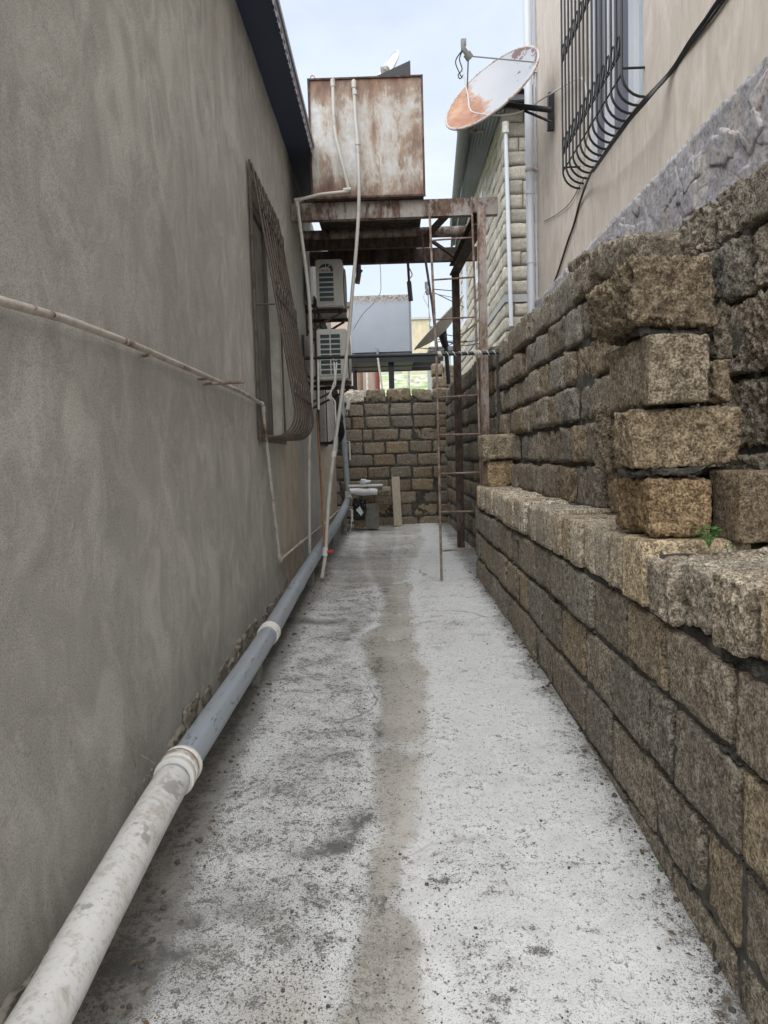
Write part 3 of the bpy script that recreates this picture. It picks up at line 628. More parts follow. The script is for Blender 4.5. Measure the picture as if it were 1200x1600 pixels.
Q = np.stack([idx[:-1, :-1], idx[1:, :-1], idx[1:, 1:], idx[:-1, 1:]], -1).reshape(-1, 4)
me.vertices.add(len(V)); me.vertices.foreach_set('co', V.ravel()); me.loops.add(Q.size); me.loops.foreach_set('vertex_index', Q.ravel().astype(np.int32))
me.polygons.add(len(Q)); me.polygons.foreach_set('loop_start', np.arange(0, Q.size, 4, dtype=np.int32)); me.polygons.foreach_set('use_smooth', [True]*len(Q)); me.update(calc_edges=True)
me.color_attributes.new('Msk', 'FLOAT_COLOR', 'POINT').data.foreach_set('color', msk.ravel()); me.materials.append(CONC)
o = D.objects.new('path', me); COL.objects.link(o); tag(o, 'lime stained concrete alley floor with a worn sandy channel down the middle', None, None, 'structure')
M = MB(); M.add([(-400, -400, -.55), (400, -400, -.55), (400, 400, -.55), (-400, 400, -.55)], [(0, 1, 2, 3)])
tag(M.build('ground', GROUNDM), 'bare earth around the houses', None, None, 'structure')
# hill beyond the wall
gx_ = np.linspace(-30, 40, 36); gy_ = np.linspace(12.2, 70, 50); M = MB(); V = []
for a in gx_:
    for b in gy_:
        h = -.3+.26*(min(b, 31)-12)+.02*max(0, b-31)+.25*float(fbm([[a, b, 0]], .25, 3, 3)[0]); V.append((a, b, h))
F = [(i*50+j, (i+1)*50+j, (i+1)*50+j+1, i*50+j+1) for i in range(35) for j in range(49)]
M.add(V, F); tag(M.build('hill', HILLM, smooth='all'), 'grassy slope with pale stones rising beyond the end wall', None, None, 'structure')
# grit
M = MB(); rg = random.Random(3)
def rock(M, c, r):
    V = [Vector((math.sin(p)*math.cos(t), math.sin(p)*math.sin(t), math.cos(p)*.7)) for p in (.0, 1.05, 2.1) for t in ((0,) if p == 0 else [k*1.257+p for k in range(5)])] + [Vector((0, 0, -.7))]
    V = [Vector(c)+v*r*rg.uniform(.7, 1.25) for v in V]
    F = [(0, 1+k, 1+(k+1) % 5) for k in range(5)]+[(1+k, 6+k, 6+(k+1) % 5, 1+(k+1) % 5) for k in range(5)]+[(6+k, 11, 6+(k+1) % 5) for k in range(5)]
    M.add(V, F)
for k in range(3600):
    yk = 1.25+rg.random()**2.0*6; q = rg.random()
    if q < .45: xk = rg.uniform(-.7, .74)
    elif q < .75: xk = -.02+rg.choice((-1, 1))*(.1+abs(rg.gauss(0, .06)))-.06*(yk < 1.8)
    elif q < .84: xk = rg.gauss(-.2, .08); yk = rg.gauss(1.75, .3)
    else: xk = rg.choice((-.66, .74))+rg.gauss(0, .02)
    if yk < 1.2 or abs(xk) > .8: continue
    big_ = q >= .84 and rg.random() < .35
    r_ = rg.choice((.001, .0013, .0016, .002, .0025, .0033)) if rg.random() < .985 else .006
    if big_: r_ = rg.uniform(.004, .011)
    zk = float(gz(np.array([xk]), np.array([yk]))[0])+.0045*float(fbm([[xk, yk, 0]], 3, 3, 4)[0]); rock(M, (xk, yk, zk+r_*.3), r_)
DL = MB()
for k in range(150):
    yk = 1.4+rg.random()**1.4*9; sd_ = rg.random() < .55; xk = rg.gauss(-.60, .03) if sd_ else rg.gauss(.71, .02)
    if xk > .738: xk = .73
    zk = float(gz(np.array([xk]), np.array([yk]))[0])+.006; L = rg.uniform(.006, .018); a_ = rg.uniform(0, 6.28); c_, s__ = math.cos(a_), math.sin(a_)
    V = [(-L, 0, .001), (0, L*.4, rg.uniform(.002, .006)), (L, 0, .002), (0, -L*.4, rg.uniform(.002, .006))]
    DL.add([(xk+p*c_-q_*s__, yk+p*s__+q_*c_, zk+r__) for p, q_, r__ in V], [(0, 1, 2), (0, 2, 3)])
tag(DL.build('leaf_litter', m_plain('dry_leaf_bits', (.13, .09, .05), .9, 0, .5, 50), rec=False), 'dry leaf bits and chips along the edges of the path', None, None, 'stuff')
tag(M.build('gravel', PEB, rec=False), 'dark grit and small stones scattered on the concrete path', None, None, 'stuff')

# ---------------------------------------------------------------- left house
XL = -.88
house = thing('rendered_house', (XL, 5, 0), 'grey cement rendered house with a navy eave along the left side', 'house')
M = MB(); e = [(4.87, 5.98, 1.24, 2.99), (8.85, 9.95, 1.28, 2.99)]
ycuts = sorted({-.8, 11.65, *[v for w_ in e for v in w_[:2]]})
nyw = 1
def wallgrid(M, X, y0, y1, z0, z1, st=.14):
    ny = max(1, int((y1-y0)/st)); nz2 = max(1, int((z1-z0)/st)); V = []
    for i in range(ny+1):
        for j in range(nz2+1): V.append((X, y0+(y1-y0)*i/ny, z0+(z1-z0)*j/nz2))
    n_ = nz2+1; M.add(V, [(i*n_+j, (i+1)*n_+j, (i+1)*n_+j+1, i*n_+j+1) for i in range(ny) for j in range(nz2)])
wallgrid(M, XL, -.8, 4.87, -.45, 3.95); wallgrid(M, XL, 4.87, 5.98, -.45, 1.24); wallgrid(M, XL, 4.87, 5.98, 2.99, 3.95)
wallgrid(M, XL, 5.98, 8.85, -.45, 3.95); wallgrid(M, XL, 8.85, 9.95, -.45, 1.28); wallgrid(M, XL, 8.85, 9.95, 2.99, 3.95); wallgrid(M, XL, 9.95, 11.62, -.45, 3.95)
for (a, b, c, d) in e:
    for q in (((XL, a, c), (XL-.22, a, c), (XL-.22, a, d), (XL, a, d)), ((XL, b, c), (XL, b, d), (XL-.22, b, d), (XL-.22, b, c)), ((XL, a, c), (XL, b, c), (XL-.22, b, c), (XL-.22, a, c)), ((XL, a, d), (XL-.22, a, d), (XL-.22, b, d), (XL, b, d))):
        M.add(q, [(0, 1, 2, 3)])
# gently uneven trowelled surface
Vn = np.array(M.V); dsp = .007*fbm(Vn, 1.1, 3, 60)+.005*fbm(Vn, 3.3, 2, 61); on = np.abs(Vn[:, 0]-XL) < 1e-6; dsp *= on
_edge = np.array([any(abs(v[1]-t) < .16 for w_ in e for t in w_[:2]) for v in M.V]); dsp[_edge] = 0
Vn[:, 0] += dsp
M.V = [tuple(v) for v in Vn]
M.build('wall', PLASTER, house, smooth='all', rec=False)
M = MB(); M.box((XL-3.5, -.8, -.45), (XL-.235, 11.62, 3.94)); M.build('inner_walls', m_plain('dark_interior', (.05, .045, .04), .9), house)
# thicker plaster plinth roughness at the foot
B = Blocks()
for i in range(26):
    y0 = .7+i*.2
    B.block((XL-.03, y0, -.45), (0, 1, 0), (-1, 0, 0), (0, 0, 1), .24, .02, .45+gz(np.array([-.9]), np.array([y0]))[0]+RS.uniform(.02, .13)+.01, .012, 2.2, .02, (1.3, 1.25, 1.15), 0, 5000+i)
    B.V[-1][:, 0] += .04
B.build('plinth_mortar', m_plain('rough_foot_mortar', (.22, .20, .165), .95, 0, .45, 22, .8), house)
# eave
pe0, pe1 = aX(487, 215, -.62), None
XE = -.655
ze = aX(487, 215, XE).z
M = MB(); M.box((XL-.3, -.8, 3.935), (XE, 8.9, 3.955)); so_ = M.build('soffit', NAVY, house)
M = MB(); M.hexa([(XE-.3, -.8, 3.957), (XE+.03, -.8, 3.957), (XE+.03, 8.9, 3.957), (XE-.3, 8.9, 3.957), (XL-3.5, -.8, 5.2), (XE+.03, -.8, 4.0), (XE+.03, 8.9, 4.0), (XL-3.5, 8.9, 5.2)]); rf = M.build('roof', ROOFT, house)
M = MB(); yv = 3.0   # scalloped metal valance hanging from the roof edge
M.box((XE+.012, -.8, 3.925), (XE+.016, 8.9, 3.956))
while yv < 8.8:
    n = 8; w_ = .115
    for rr_, hh_ in ((.5, .062),):
        V = []; 
        for k in range(n+1):
            t = math.pi*k/n; V.append((XE+.012, yv+w_/2-math.cos(t)*w_/2, 3.925-math.sin(t)*hh_)); V.append((XE+.012, yv+w_/2-math.cos(t)*w_*.26, 3.925-math.sin(t)*hh_*.55))
        V2 = [(a_+.003, b_, c_) for a_, b_, c_ in V]
        F = [(2*k, 2*k+2, 2*k+3, 2*k+1) for k in range(n)]; off = len(V)
        F += [tuple(i_+off for i_ in reversed(f_)) for f_ in F]+[(2*k, 2*k+off, 2*k+2+off, 2*k+2) for k in range(n)]
        M.add(V+V2, F)
    M.tube([(XE+.014, yv, 3.93), (XE+.014, yv+.02, 3.87), (XE+.014, yv-.02, 3.855)], .004, 5)
    yv += .122
M.build('scalloped_trim', TRIM, rf)
def grille(parent, y0, y1, zt, zb_, bulge, gm, n=9):
    R = MB(); gx = XL+.02
    def bar(yb, r=.0075):
        pts = [(gx+.01, yb, zt)]
        for k in range(1, 7): t = k/7; pts.append((gx+.01+bulge*t, yb, zt+(zb_+.20-zt)*t))
        for k in range(9): t = k/8*math.pi*.5; pts.append((gx+.01+bulge*(.45+.55*math.cos(t))+.0*k, yb, zb_+.19-.17*math.sin(t)))
        pts.append((gx-.01, yb, zb_+.02)); R.tube(pts, r, 6)
    for k in range(n): bar(y0+.03+(y1-y0-.06)*k/(n-1))
    for t in (.16, .52, .93):
        zz_ = zt+(zb_+.2-zt)*t; xx_ = gx+.01+bulge*t
        R.tube([(xx_+.004, y0+.03, zz_), (xx_+.004, y1-.03, zz_)], .006, 6)
        for k in range(n-1):    # small forged rings between the bars
            yc = y0+.03+(y1-y0-.06)*(k+.5)/(n-1); rr_ = (y1-y0)/n*.42
            R.tube([(xx_+.006, yc+rr_*math.cos(q)*.7, zz_+.04+rr_*math.sin(q)) for q in np.linspace(0, 2*math.pi, 11)], .0045, 5, cap=False)
    for yy_ in (y0+.015, y1-.015):
        R.tube([(gx, yy_, zt), (gx+.0, yy_, zb_)], .008, 6); R.tube([(gx, yy_, zt-.9), (gx+.01+bulge*.52, yy_, zt-.9)], .006, 6)
    R.bar((gx, y0, zt), (gx, y1, zt), .012, .03); R.bar((gx, y0, zb_), (gx, y1, zb_), .012, .03)
    R.bar((gx, y0, zb_), (gx, y0, zt), .03, .012)
    return R.build('window_grille', gm, parent, smooth=True)
for k, (a, b, c, d) in enumerate(e):
    M = MB(); M.box((XL-.12, a+.02, c+.02), (XL-.07, a+.09, d-.02)); M.box((XL-.12, b-.09, c+.02), (XL-.07, b-.02, d-.02)); M.box((XL-.12, a+.09, c+.02), (XL-.07, b-.09, c+.09)); M.box((XL-.12, a+.09, d-.09), (XL-.07, b-.09, d-.02)); M.box((XL-.12, (a+b)/2-.03, c+.09), (XL-.075, (a+b)/2+.03, d-.09))
    wf = M.build('window', m_plain('dull_brown_frame', (.10, .085, .075), .7), house)
    M = MB(); M.box((XL-.105, a+.08, c+.08), (XL-.095, b-.08, d-.08)); M.build('pane', GALV, wf)
    grille(wf, a-.03, b+.03, d+.03, c, .225, GRILLE if k == 0 else GRILLED)

# ---------------------------------------------------------------- cream house (right)
XC = 1.5; YE = 7.36
ch_ = thing('cream_house', (XC, YE, 0), 'cream rendered house with crazy stone cladding at its foot rising over the right wall', 'house')
wy0, wy1, wz0, wz1 = 4.36, 5.72, 3.13, 5.1
M = MB()
wallgrid(M, XC, -1, wy0, 2.575, 8.5, .4); wallgrid(M, XC, wy0, wy1, 2.575, wz0, .4); wallgrid(M, XC, wy0, wy1, wz1, 8.5, .4); wallgrid(M, XC, wy1, YE, 2.575, 8.5, .4)
for q in (((XC, wy0, wz0), (XC+.2, wy0, wz0), (XC+.2, wy0, wz1), (XC, wy0, wz1)), ((XC, wy1, wz0), (XC, wy1, wz1), (XC+.2, wy1, wz1), (XC+.2, wy1, wz0)), ((XC, wy0, wz0), (XC, wy1, wz0), (XC+.2, wy1, wz0), (XC+.2, wy0, wz0)), ((XC, wy0, wz1), (XC+.2, wy0, wz1), (XC+.2, wy1, wz1), (XC, wy1, wz1))): M.add(q, [(0, 1, 2, 3)])
M.add([(XC, YE, 0), (6, YE, 0), (6, YE, 8.5), (XC, YE, 8.5)], [(0, 1, 2, 3)]); M.add([(XC, YE, 8.5), (6, YE, 8.5), (6, -1, 8.5), (XC, -1, 8.5)], [(0, 1, 2, 3)])
M.add([(XC, YE, 0), (XC, YE, 2.575), (XC, -1, 2.575), (XC, -1, 0)], [(0, 1, 2, 3)])
M.build('wall', CREAM, ch_, rec=False)
B = Blocks(); B.block((XC-.03, -1, 1.5), (0, 1, 0), (1, 0, 0), (0, 0, 1), 8.34, .025, 1.075, .03, 1.8, .012, (1, 1, 1), 0, 6); # raised irregular flagstones on the cladding
for k in range(45):
    yy_ = RS.uniform(2.3, 6.6); zz_ = RS.uniform(2.0, 2.50); L = RS.uniform(.08, .22); H = RS.uniform(.07, .18)
    if zz_+H > 2.57: H = 2.57-zz_
    an = RS.uniform(-.5, .5); d = (0, math.cos(an), math.sin(an)); u_ = (0, -math.sin(an), math.cos(an))
    B.block((XC-.036-RS.uniform(0, .006), yy_, zz_-.02), d, (1, 0, 0), u_, L, .03, H, .014, 1.2, .012, (1, 1, 1), 0, 7000+k, hi=2)
B.build('stone_cladding', CLAD, ch_)
M = MB(); fx = XC+.07
M.box((fx, wy0, wz0), (fx+.06, wy0+.07, wz1)); M.box((fx, wy1-.07, wz0), (fx+.06, wy1, wz1)); M.box((fx, wy0+.07, wz0), (fx+.06, wy1-.07, wz0+.07)); M.box((fx, wy0+.07, wz1-.07), (fx+.06, wy1-.07, wz1))
for t in (.30, .68): yy_ = wy0+(wy1-wy0)*t; M.box((fx-.004, yy_-.05, wz0+.07), (fx+.056, yy_+.05, wz1-.07))
cw = M.build('window', UPVC, ch_)
M = MB(); M.box((fx+.03, wy0+.06, wz0+.06), (fx+.04, wy0+(wy1-wy0)*.27, wz1-.06)); M.build('pane', GLASS, cw)
M = MB(); M.box((fx+.035, wy0+(wy1-wy0)*.27, wz0+.06), (fx+.045, wy1-.06, wz1-.06)); M.build('blind', CURT, cw)
R = MB(); n = 15
for k in range(n):
    yb = wy0-.03+(wy1-wy0+.06)*k/(n-1); zb_ = wz0-.03; ox = XC-.13
    pts = [(ox, yb, wz1+.1), (ox, yb, zb_+.13)]+[(ox+.13-.13*math.cos(t), yb, zb_+.13-.13*math.sin(t)) for t in np.linspace(.2, 1.57, 6)]+[(XC-.005, yb, zb_)]
    R.tube(pts, .0075, 6)
    if k < n-1:
        for zc_ in (wz0+.28, wz0+.95):
            yc = yb+(wy1-wy0+.06)/(n-1)/2
            R.tube([(ox-.004, yc+.03*math.cos(q), zc_+.05*math.sin(q)) for q in np.linspace(0, 2*math.pi, 10)], .005, 5, cap=False)
for zc_ in (wz0+.10, wz0+.22, wz0+.89): R.tube([(ox, wy0-.03, zc_), (ox, wy1+.03, zc_)], .006, 6)
for zc_ in (wz0+.13,):
    for yy_ in (wy0-.03, wy1+.03): R.tube([(ox, yy_, zc_), (XC, yy_, zc_)], .007, 6)
R.build('window_grille', GRILLED, ch_, smooth=True)
# downpipe
dp0 = aY(830, 480, YE-.05)
M = MB(); dpx = dp0.x; M.tube([(dpx, YE-.06, 1.6), (dpx, YE-.06, 8.3)], .039, 14)
dpo = thing('downpipe', (dpx, YE-.06, 1.6), 'pale grey plastic rain pipe running down the corner of the cream house', 'downpipe')
M.build('pipe', WHITEPIPE, dpo, smooth=True)
for yp in (266, 302, 112, 410):
    zc_ = aY(829, yp, YE-.06).z; M = MB(); M.tube([(dpx, YE-.06, zc_-.012), (dpx, YE-.06, zc_+.012)], .045, 14)
    if yp in (266, 112): M.box((dpx, YE-.07, zc_-.01), (XC+.01, YE-.05, zc_+.01)); M.build('bracket', DISHB, dpo, smooth=True)
    else: M.build('socket_ring', WHITEPIPE, dpo, smooth=True)
M = MB(); M.tube([(dpx+.062, YE-.03, 1.8), (dpx+.062, YE-.03, 8.2)], .012, 8); tag(M.build('conduit', WHITEPIPE, at=(dpx+.062, YE-.03, 1.8), smooth=True), 'thin pale conduit hugging the cream house corner beside the rain pipe', 'conduit')

# ---------------------------------------------------------------- block house with corrugated roof
BX, BY = 1.72, 10.8
bh = thing('block_house', (BX, BY, 0), 'unrendered pale limestone block house with corrugated roof behind the cream house', 'house')
B = Blocks()
zz = [1.4+.2*i for i in range(25)]
zz = [q for q in zz if not (3.4 < q < 3.5)]
zl = aY(805, 466, BY).z
z0s = [zl-.06-.2*i for i in range(11, -1, -1)]; z1s = [zl+.06+.2*i for i in range(14)]
for zs_ in (z0s, z1s):
    rows(B, (BX+.005, BY, 0), (3.4, BY, 0), zs_, .1, (0, 1, 0), cell=.05, seed0=8000, plain=True, rough=1.0, rr=.006, base=.88, gap=.014, hi=2, short=.3)
    rows(B, (BX, 18.3, 0), (BX, BY+.005, 0), zs_, .1, (1, 0, 0), cell=.06, seed0=9000, plain=True, rough=1.0, rr=.008, base=1.05, gap=.014, hi=2, short=.3, skip=lambda q, z: (13.05 < q.y < 14.2 and 4.2 < z < 5.6) or (16.0 < q.y < 17.2 and 3.9 < z < 5.6))
bo = B.build('stone_blocks', STONE_CREAM, bh)
M = MB(); M.box((BX+.03, BY+.03, -.3), (6, 18.25, z1s[-1]-.02)); M.build('mortar', m_plain('house_joint_mortar', (.22, .20, .17), .95, 0, .3, 10), bh)
M = MB(); M.box((BX-.012, BY-.012, zl-.055), (4, BY+.05, zl+.055)); M.box((BX-.012, BY+.05, zl-.055), (BX+.05, 18.3, zl+.055)); M.build('concrete_band', CONCP, bh)
for (a, b, c, d) in ((13.1, 14.3, 4.3, 5.7), (16.05, 17.3, 4.0, 5.7)):
    M = MB(); M.box((BX-.01, a, c), (BX+.06, a+.1, d)); M.box((BX-.01, b-.1, c), (BX+.06, b, d)); M.box((BX-.01, a+.1, c), (BX+.06, b-.1, c+.1)); M.box((BX-.01, a+.1, d-.1), (BX+.06, b-.1, d)); wf = M.build('window', UPVC, bh)
    M = MB(); M.box((BX+.01, a+.09, c+.09), (BX+.028, b-.09, d-.09)); M.build('pane', GLASS, wf)
# corrugated roof: underside seen from the alley
gn = aY(719, 198, 11.0); gf = aY(709, 308, 15.0); zr = z1s[-1]+.06
M = MB(); nxr = 120; V = []
def roofz(x, y): return zr+.02+.03*(y-10.5)+.10*max(0, x-BX)*.3+.035*math.sin((x)*2*math.pi/.17)
for i in range(nxr+1):
    for j in range(5):
        y_ = 10.45+j*2.1; x0 = gn.x+(gf.x-gn.x)*(y_-11)/4; x_ = x0+(3.8-x0)*i/nxr; V.append((x_, y_, roofz(x_, y_)))
n0 = len(V); V += [(a_, b_, c_+.02) for a_, b_, c_ in V]
F = [(i*5+j, (i+1)*5+j, (i+1)*5+j+1, i*5+j+1) for i in range(nxr) for j in range(4)]; F += [tuple(q+n0 for q in reversed(f)) for f in F]+[(i*5, (i+1)*5, (i+1)*5+n0, i*5+n0) for i in range(nxr)]
M.add(V, F); rf = M.build('roof', SHEETD, bh, smooth=True)
M = MB()
M.box((BX-.2, 10.5, zr-.09), (3.6, 10.56, zr-.02)); M.build('fascia_board', SHEETD, rf)
M = MB(); V = []    # grey ribbed soffit sheet between the wall head and the gutter
for i in range(41):
    for j in range(5):
        y_ = 10.7+j*1.95; x0 = gn.x+(gf.x-gn.x)*(y_-11)/4+.1; t_ = i/40; x_ = x0+(BX+.02-x0)*t_; V.append((x_, y_, zr-.10+.03*(y_-10.7)+.035*math.sin(i*1.57)))
M.add(V, [(i*5+j, (i+1)*5+j, (i+1)*5+j+1, i*5+j+1) for i in range(40) for j in range(4)]); M.build('ribbed_soffit', SHEET, bh)
g0 = Vector((gn.x+.07-.2*(gf.x-gn.x)/4*.5, 10.5, gn.z-.02)); dg = (gf-gn)/4.0
M = MB(); M.tube([gn+Vector((.06, 0, 0))+dg*t for t in (-.45, 0, 1.3, 2.6, 4, 6.5)], .095, 14)
gt = M.build('gutter', GUTM, bh, smooth=True)
for yp, xp in ((205, 722), (288, 715)):
    t = aY(xp, yp, 11.4 if yp < 250 else 14.0); M = MB(); M.bar((t.x-.08, t.y, t.z), (t.x+.34, t.y, t.z), .03, .035); M.build('bracket', DISHB, gt)
M = MB(); q = aY(706, 187, 11.2)
p1, p2 = aY(790, 205, BY-.05), aY(799, 510, BY-.05)
M.tube([p2, p1], .03, 10); sp_ = thing('vent_pipe', p2, 'narrow white plastic pipe with a cup on the block house corner', 'pipe'); M.build('pipe', WHITEPIPE, sp_, smooth=True)
M = MB(); M.tube([p1-(p1-p2).normalized()*.03, p1+Vector((0, 0, .12))], .052, 12); M.build('cap', FIT, sp_, smooth=True)

# ---------------------------------------------------------------- satellite dishes
def make_dish(name, label, c, n, R_, depth, lnb, arm_to, rim=.03, updir=None, mat=DISH, backm=None, bracket=True, struts=((1.0, 0), (-.6, .8), (-.6, -.8))):
    c = Vector(c); n = Vector(n).normalized(); t1 = (updir - n*updir.dot(n)).normalized(); t2 = n.cross(t1)
    root = thing(name, c, label, 'satellite dish')
    # the reflector has its own axes: local x = t1, y = t2, z = n
    V = []; F = []; nr, na = 10, 48
    for sgn, off in ((1, 0), (0, -.012)):
        for i in range(nr+1):
            r = R_*i/nr
            for k in range(na):
                a = 2*math.pi*k/na; V.append(Vector((r*math.cos(a), r*math.sin(a)*.94, -depth*(1-(i/nr)**2)+off)))
    m_ = (nr+1)*na
    for sgn in (0, 1):
        for i in range(nr):
            for k in range(na):
                k2 = (k+1) % na; f = (sgn*m_+i*na+k, sgn*m_+(i+1)*na+k, sgn*m_+(i+1)*na+k2, sgn*m_+i*na+k2); F.append(f if sgn == 0 else f[::-1])
    me = D.meshes.new('reflector'); me.from_pydata(V, [], F); me.materials.append(mat); me.materials.append(backm or DISHB)
    me.polygons.foreach_set('use_smooth', [True]*len(F)); me.polygons.foreach_set('material_index', [0]*(nr*na)+[1]*(nr*na))
    o = D.objects.new('reflector', me); COL.objects.link(o); o.parent = root
    mm = Matrix((t1, t2, n)).transposed(); o.rotation_euler = mm.to_euler()
    def P_(u, v, w): return c+t1*u+t2*v+n*w
    M = MB(); M.tube([P_(R_*math.cos(a), R_*.94*math.sin(a), -.008) for a in np.linspace(0, 2*math.pi, 49)], .012, 8, cap=False); M.build('rim', backm or DISHB, root, smooth=True)
    M = MB(); lp = Vector(lnb)
    ax_ = (c-lp).normalized()
    M.tube([lp+Vector((0, 0, .05)), lp+Vector((0, 0, -.0)), lp+ax_*.05], .022, 10); M.tube([lp+ax_*.045, lp+ax_*.10], .035, 12); M.box(lp+Vector((-.02, -.015, .03)), lp+Vector((.025, .02, .075))); M.build('receiver_head', LNBM, root, smooth=True)
    for (u, v) in struts: M = MB(); M.tube([P_(R_*u*.97, R_*v*.9, -.01), lp+ax_*.07], .006, 6); M.build('strut', LNBM, root, smooth=True)
    if arm_to is not None:
        a = Vector(arm_to); back = P_(0, 0, -depth-.02); M = MB(); M.tube([back+n*.02, back-n*.06], .09, 12); M.tube([back-n*.05, a], .024, 8); M.tube([a+Vector((0, 0, -.10)), back-n*.05+(a-back)*.30], .012, 6); M.build('mount_arm', BLACKM, root, smooth=True)
    return root
cY = 6.62; dc = aY(766, 137, cY); r_ = Vector(tuple(_ray(766, 137))).normalized()
mj = (aY(835, 80, cY)-aY(697, 195, cY)); mj = (mj-r_*mj.dot(r_)).normalized(); mi = r_.cross(mj); mi = mi if mi.z > 0 else -mi
nd = (mi*.93 - r_*.37)
wallp = Vector((XC, 6.9, aX(862, 180, XC).z))
Rd = (aY(835, 80, cY)-aY(697, 195, cY)).length/2*.95
d1 = make_dish('satellite_dish', 'large rust stained satellite dish on a bracket off the cream house corner', dc, nd, Rd, .10, aY(724, 76, cY-.12), aX(862, 172, XC-.05), updir=mj, struts=((.86, -.35), (-.45, .52)) )
M = MB(); wp_ = aX(862, 178, XC-.02)
M.hexa([(XC-.06, wp_.y-.02, wp_.z-.14), (XC-.002, wp_.y-.02, wp_.z-.14), (XC-.002, wp_.y+.02, wp_.z-.14), (XC-.06, wp_.y+.02, wp_.z-.14), (XC-.05, wp_.y-.03, wp_.z+.17), (XC-.002, wp_.y-.03, wp_.z+.17), (XC-.002, wp_.y+.03, wp_.z+.17), (XC-.05, wp_.y+.03, wp_.z+.17)])
M.build('wall_bracket', BLACKM, d1)
# coax cables
lp = aY(724, 76, cY-.12)
M = MB(); M.tube(crv([lp, aY(712, 95, cY-.1), aY(717, 112, cY-.1), aY(722, 122, cY-.1)], 6), .005, 6); M.tube(crv([lp, aY(718, 92, cY-.1), aY(722, 108, cY-.1), aY(716, 117, cY-.1), aY(719, 123, cY-.1), aY(725, 115, cY-.1)], 6), .005, 6)
M.build('receiver_lead', CABLEK, d1, smooth=True)
M = MB(); M.tube(crv([aY(723, 110, cY-.1), aY(731, 150, cY-.12), aY(734, 170, cY-.14), aY(745, 177, cY-.15), aY(780, 180, cY-.1), aY(815, 174, 6.6), aY(850, 153, 6.6), aX(880, 135, XC-.04), aX(908, 122, XC-.05), aX(918, 150, XC-.05), aX(924, 185, XC-.05), aX(915, 225, XC-.04), aX(912, 262, XC-.03)], 7), .0065, 6)
tag(M.build('coax_cable', CABLEW, at=aX(908, 122, XC-.05), smooth=True), 'white cable sagging from the big satellite dish to the cream house window', 'cable')

c2Y = 10.4; a2 = aY(648, 545, c2Y); b2 = aY(722, 462, c2Y); m2 = (b2-a2); c2 = (a2+b2)/2; rr2 = Vector(tuple(_ray(685, 503))).normalized(); mj2 = (m2-rr2*m2.dot(rr2)).normalized(); mi2 = rr2.cross(mj2); mi2 = mi2 if mi2.z > 0 else -mi2
d2 = make_dish('satellite_dish', 'cream satellite dish seen edge on between the ladder and the steel post', c2, mi2*1.0+rr2*.03, m2.length/2, .14, aY(666, 449, c2Y), None, updir=mj2, mat=m_plain('cream_dish_enamel', (.55, .53, .47), .45, 0, .1, 8, 0, (.3, .25, .2), .2, 20), struts=((.9, 0), (-.4, .6)), backm=m_plain('cream_dish_back', (.50, .48, .43), .5, 0, .1, 8))
M = MB(); b_ = aY(697, 515, c2Y+.1); M.tube([aY(690, 522, c2Y), aY(696, 540, c2Y+.1)], .05, 10); M.tube([aY(694, 510, c2Y+.1), aY(698, 560, c2Y+.1), aY(701, 600, c2Y+.1)], .03, 8); M.build('mount_pole', BLACKM, d2, smooth=True)
M = MB(); M.tube(crv([aY(666, 452, c2Y), aY(662, 465, c2Y), aY(669, 480, c2Y), aY(672, 500, c2Y), aY(669, 512, c2Y), aY(676, 520, c2Y-.05)], 6), .006, 6); M.build('receiver_lead', CABLEW, d2, smooth=True)
# overhead wires behind
M = MB()
for (p, q, sg) in (((648, 544), (745, 505), .25), ((684, 520), (748, 500), .2), ((684, 530), (760, 535), .1), ((684, 534), (760, 529), .05), ((678, 452), (715, 455), .0), ((680, 458), (725, 480), .0), ((690, 533), (730, 533), 0)):
    a = aY(*p, 13.0); b = aY(*q, 13.6); M.tube(crv([a, (a+b)/2-Vector((0, 0, sg*.8)), b], 6), .008, 5)
tag(M.build('overhead_wires', CABLEK, at=aY(684, 520, 13), smooth=True), 'thin dark wires strung in the sky gap behind the ladder', 'wires')

# ---------------------------------------------------------------- tank stand
st_ = thing('tank_stand', (.88, 6.8, 0), 'rusty steel beam platform carrying the rusty water tank across the alley', 'tank stand')
def ibeam(M, p, q, h, w, t=.012, up=(0, 0, 1)):
    p = Vector(p); q = Vector(q); d = (q-p).normalized(); u = Vector(up); u = (u-d*u.dot(d)).normalized()
    M.bar(p, q, t, h-2*t, up=u); M.bar(p+u*(h-t)/2, q+u*(h-t)/2, w, t, up=u); M.bar(p-u*(h-t)/2, q-u*(h-t)/2, w, t, up=u)
def channel(M, p, q, h, w, side, t=.01):
    p = Vector(p); q = Vector(q); sd = Vector(side); u = Vector((0, 0, 1))
    M.bar(p, q, t, h, up=u)
    for s_ in (1, -1): M.bar(p+sd*(w/2)+u*s_*(h-t)/2, q+sd*(w/2)+u*s_*(h-t)/2, w-t-.002, t, up=u)
zt_ = 3.405
f0 = aY(470, 332, 7.0); f1 = aY(778, 318, 7.0)
M = MB(); channel(M, (XL+.01, 7.0, zt_), (f1.x, 7.0, zt_), .155, .075, (0, 1, 0)); M.build('beam', BEAM, st_)
M = MB(); M.tube([(XL+.01, 7.75, zt_+.0), (.92, 7.75, zt_)], .055, 12); M.build('tube_beam', BEAM, st_, smooth=True)
M = MB(); channel(M, (XL+.01, 8.55, zt_-.01), (1.05, 8.55, zt_-.01), .15, .075, (0, 1, 0)); M.build('beam', BEAMD, st_)
M = MB(); channel(M, (XL+.01, 7.72, zt_-.10), (.46, 7.72, zt_-.10), .10, .05, (0, 1, 0)); M.build('beam', BEAMD, st_)
M = MB(); ibeam(M, (.87, 6.88, zt_-.145), (.80, 8.75, zt_-.145), .12, .11); M.build('side_beam', BEAMD, st_)
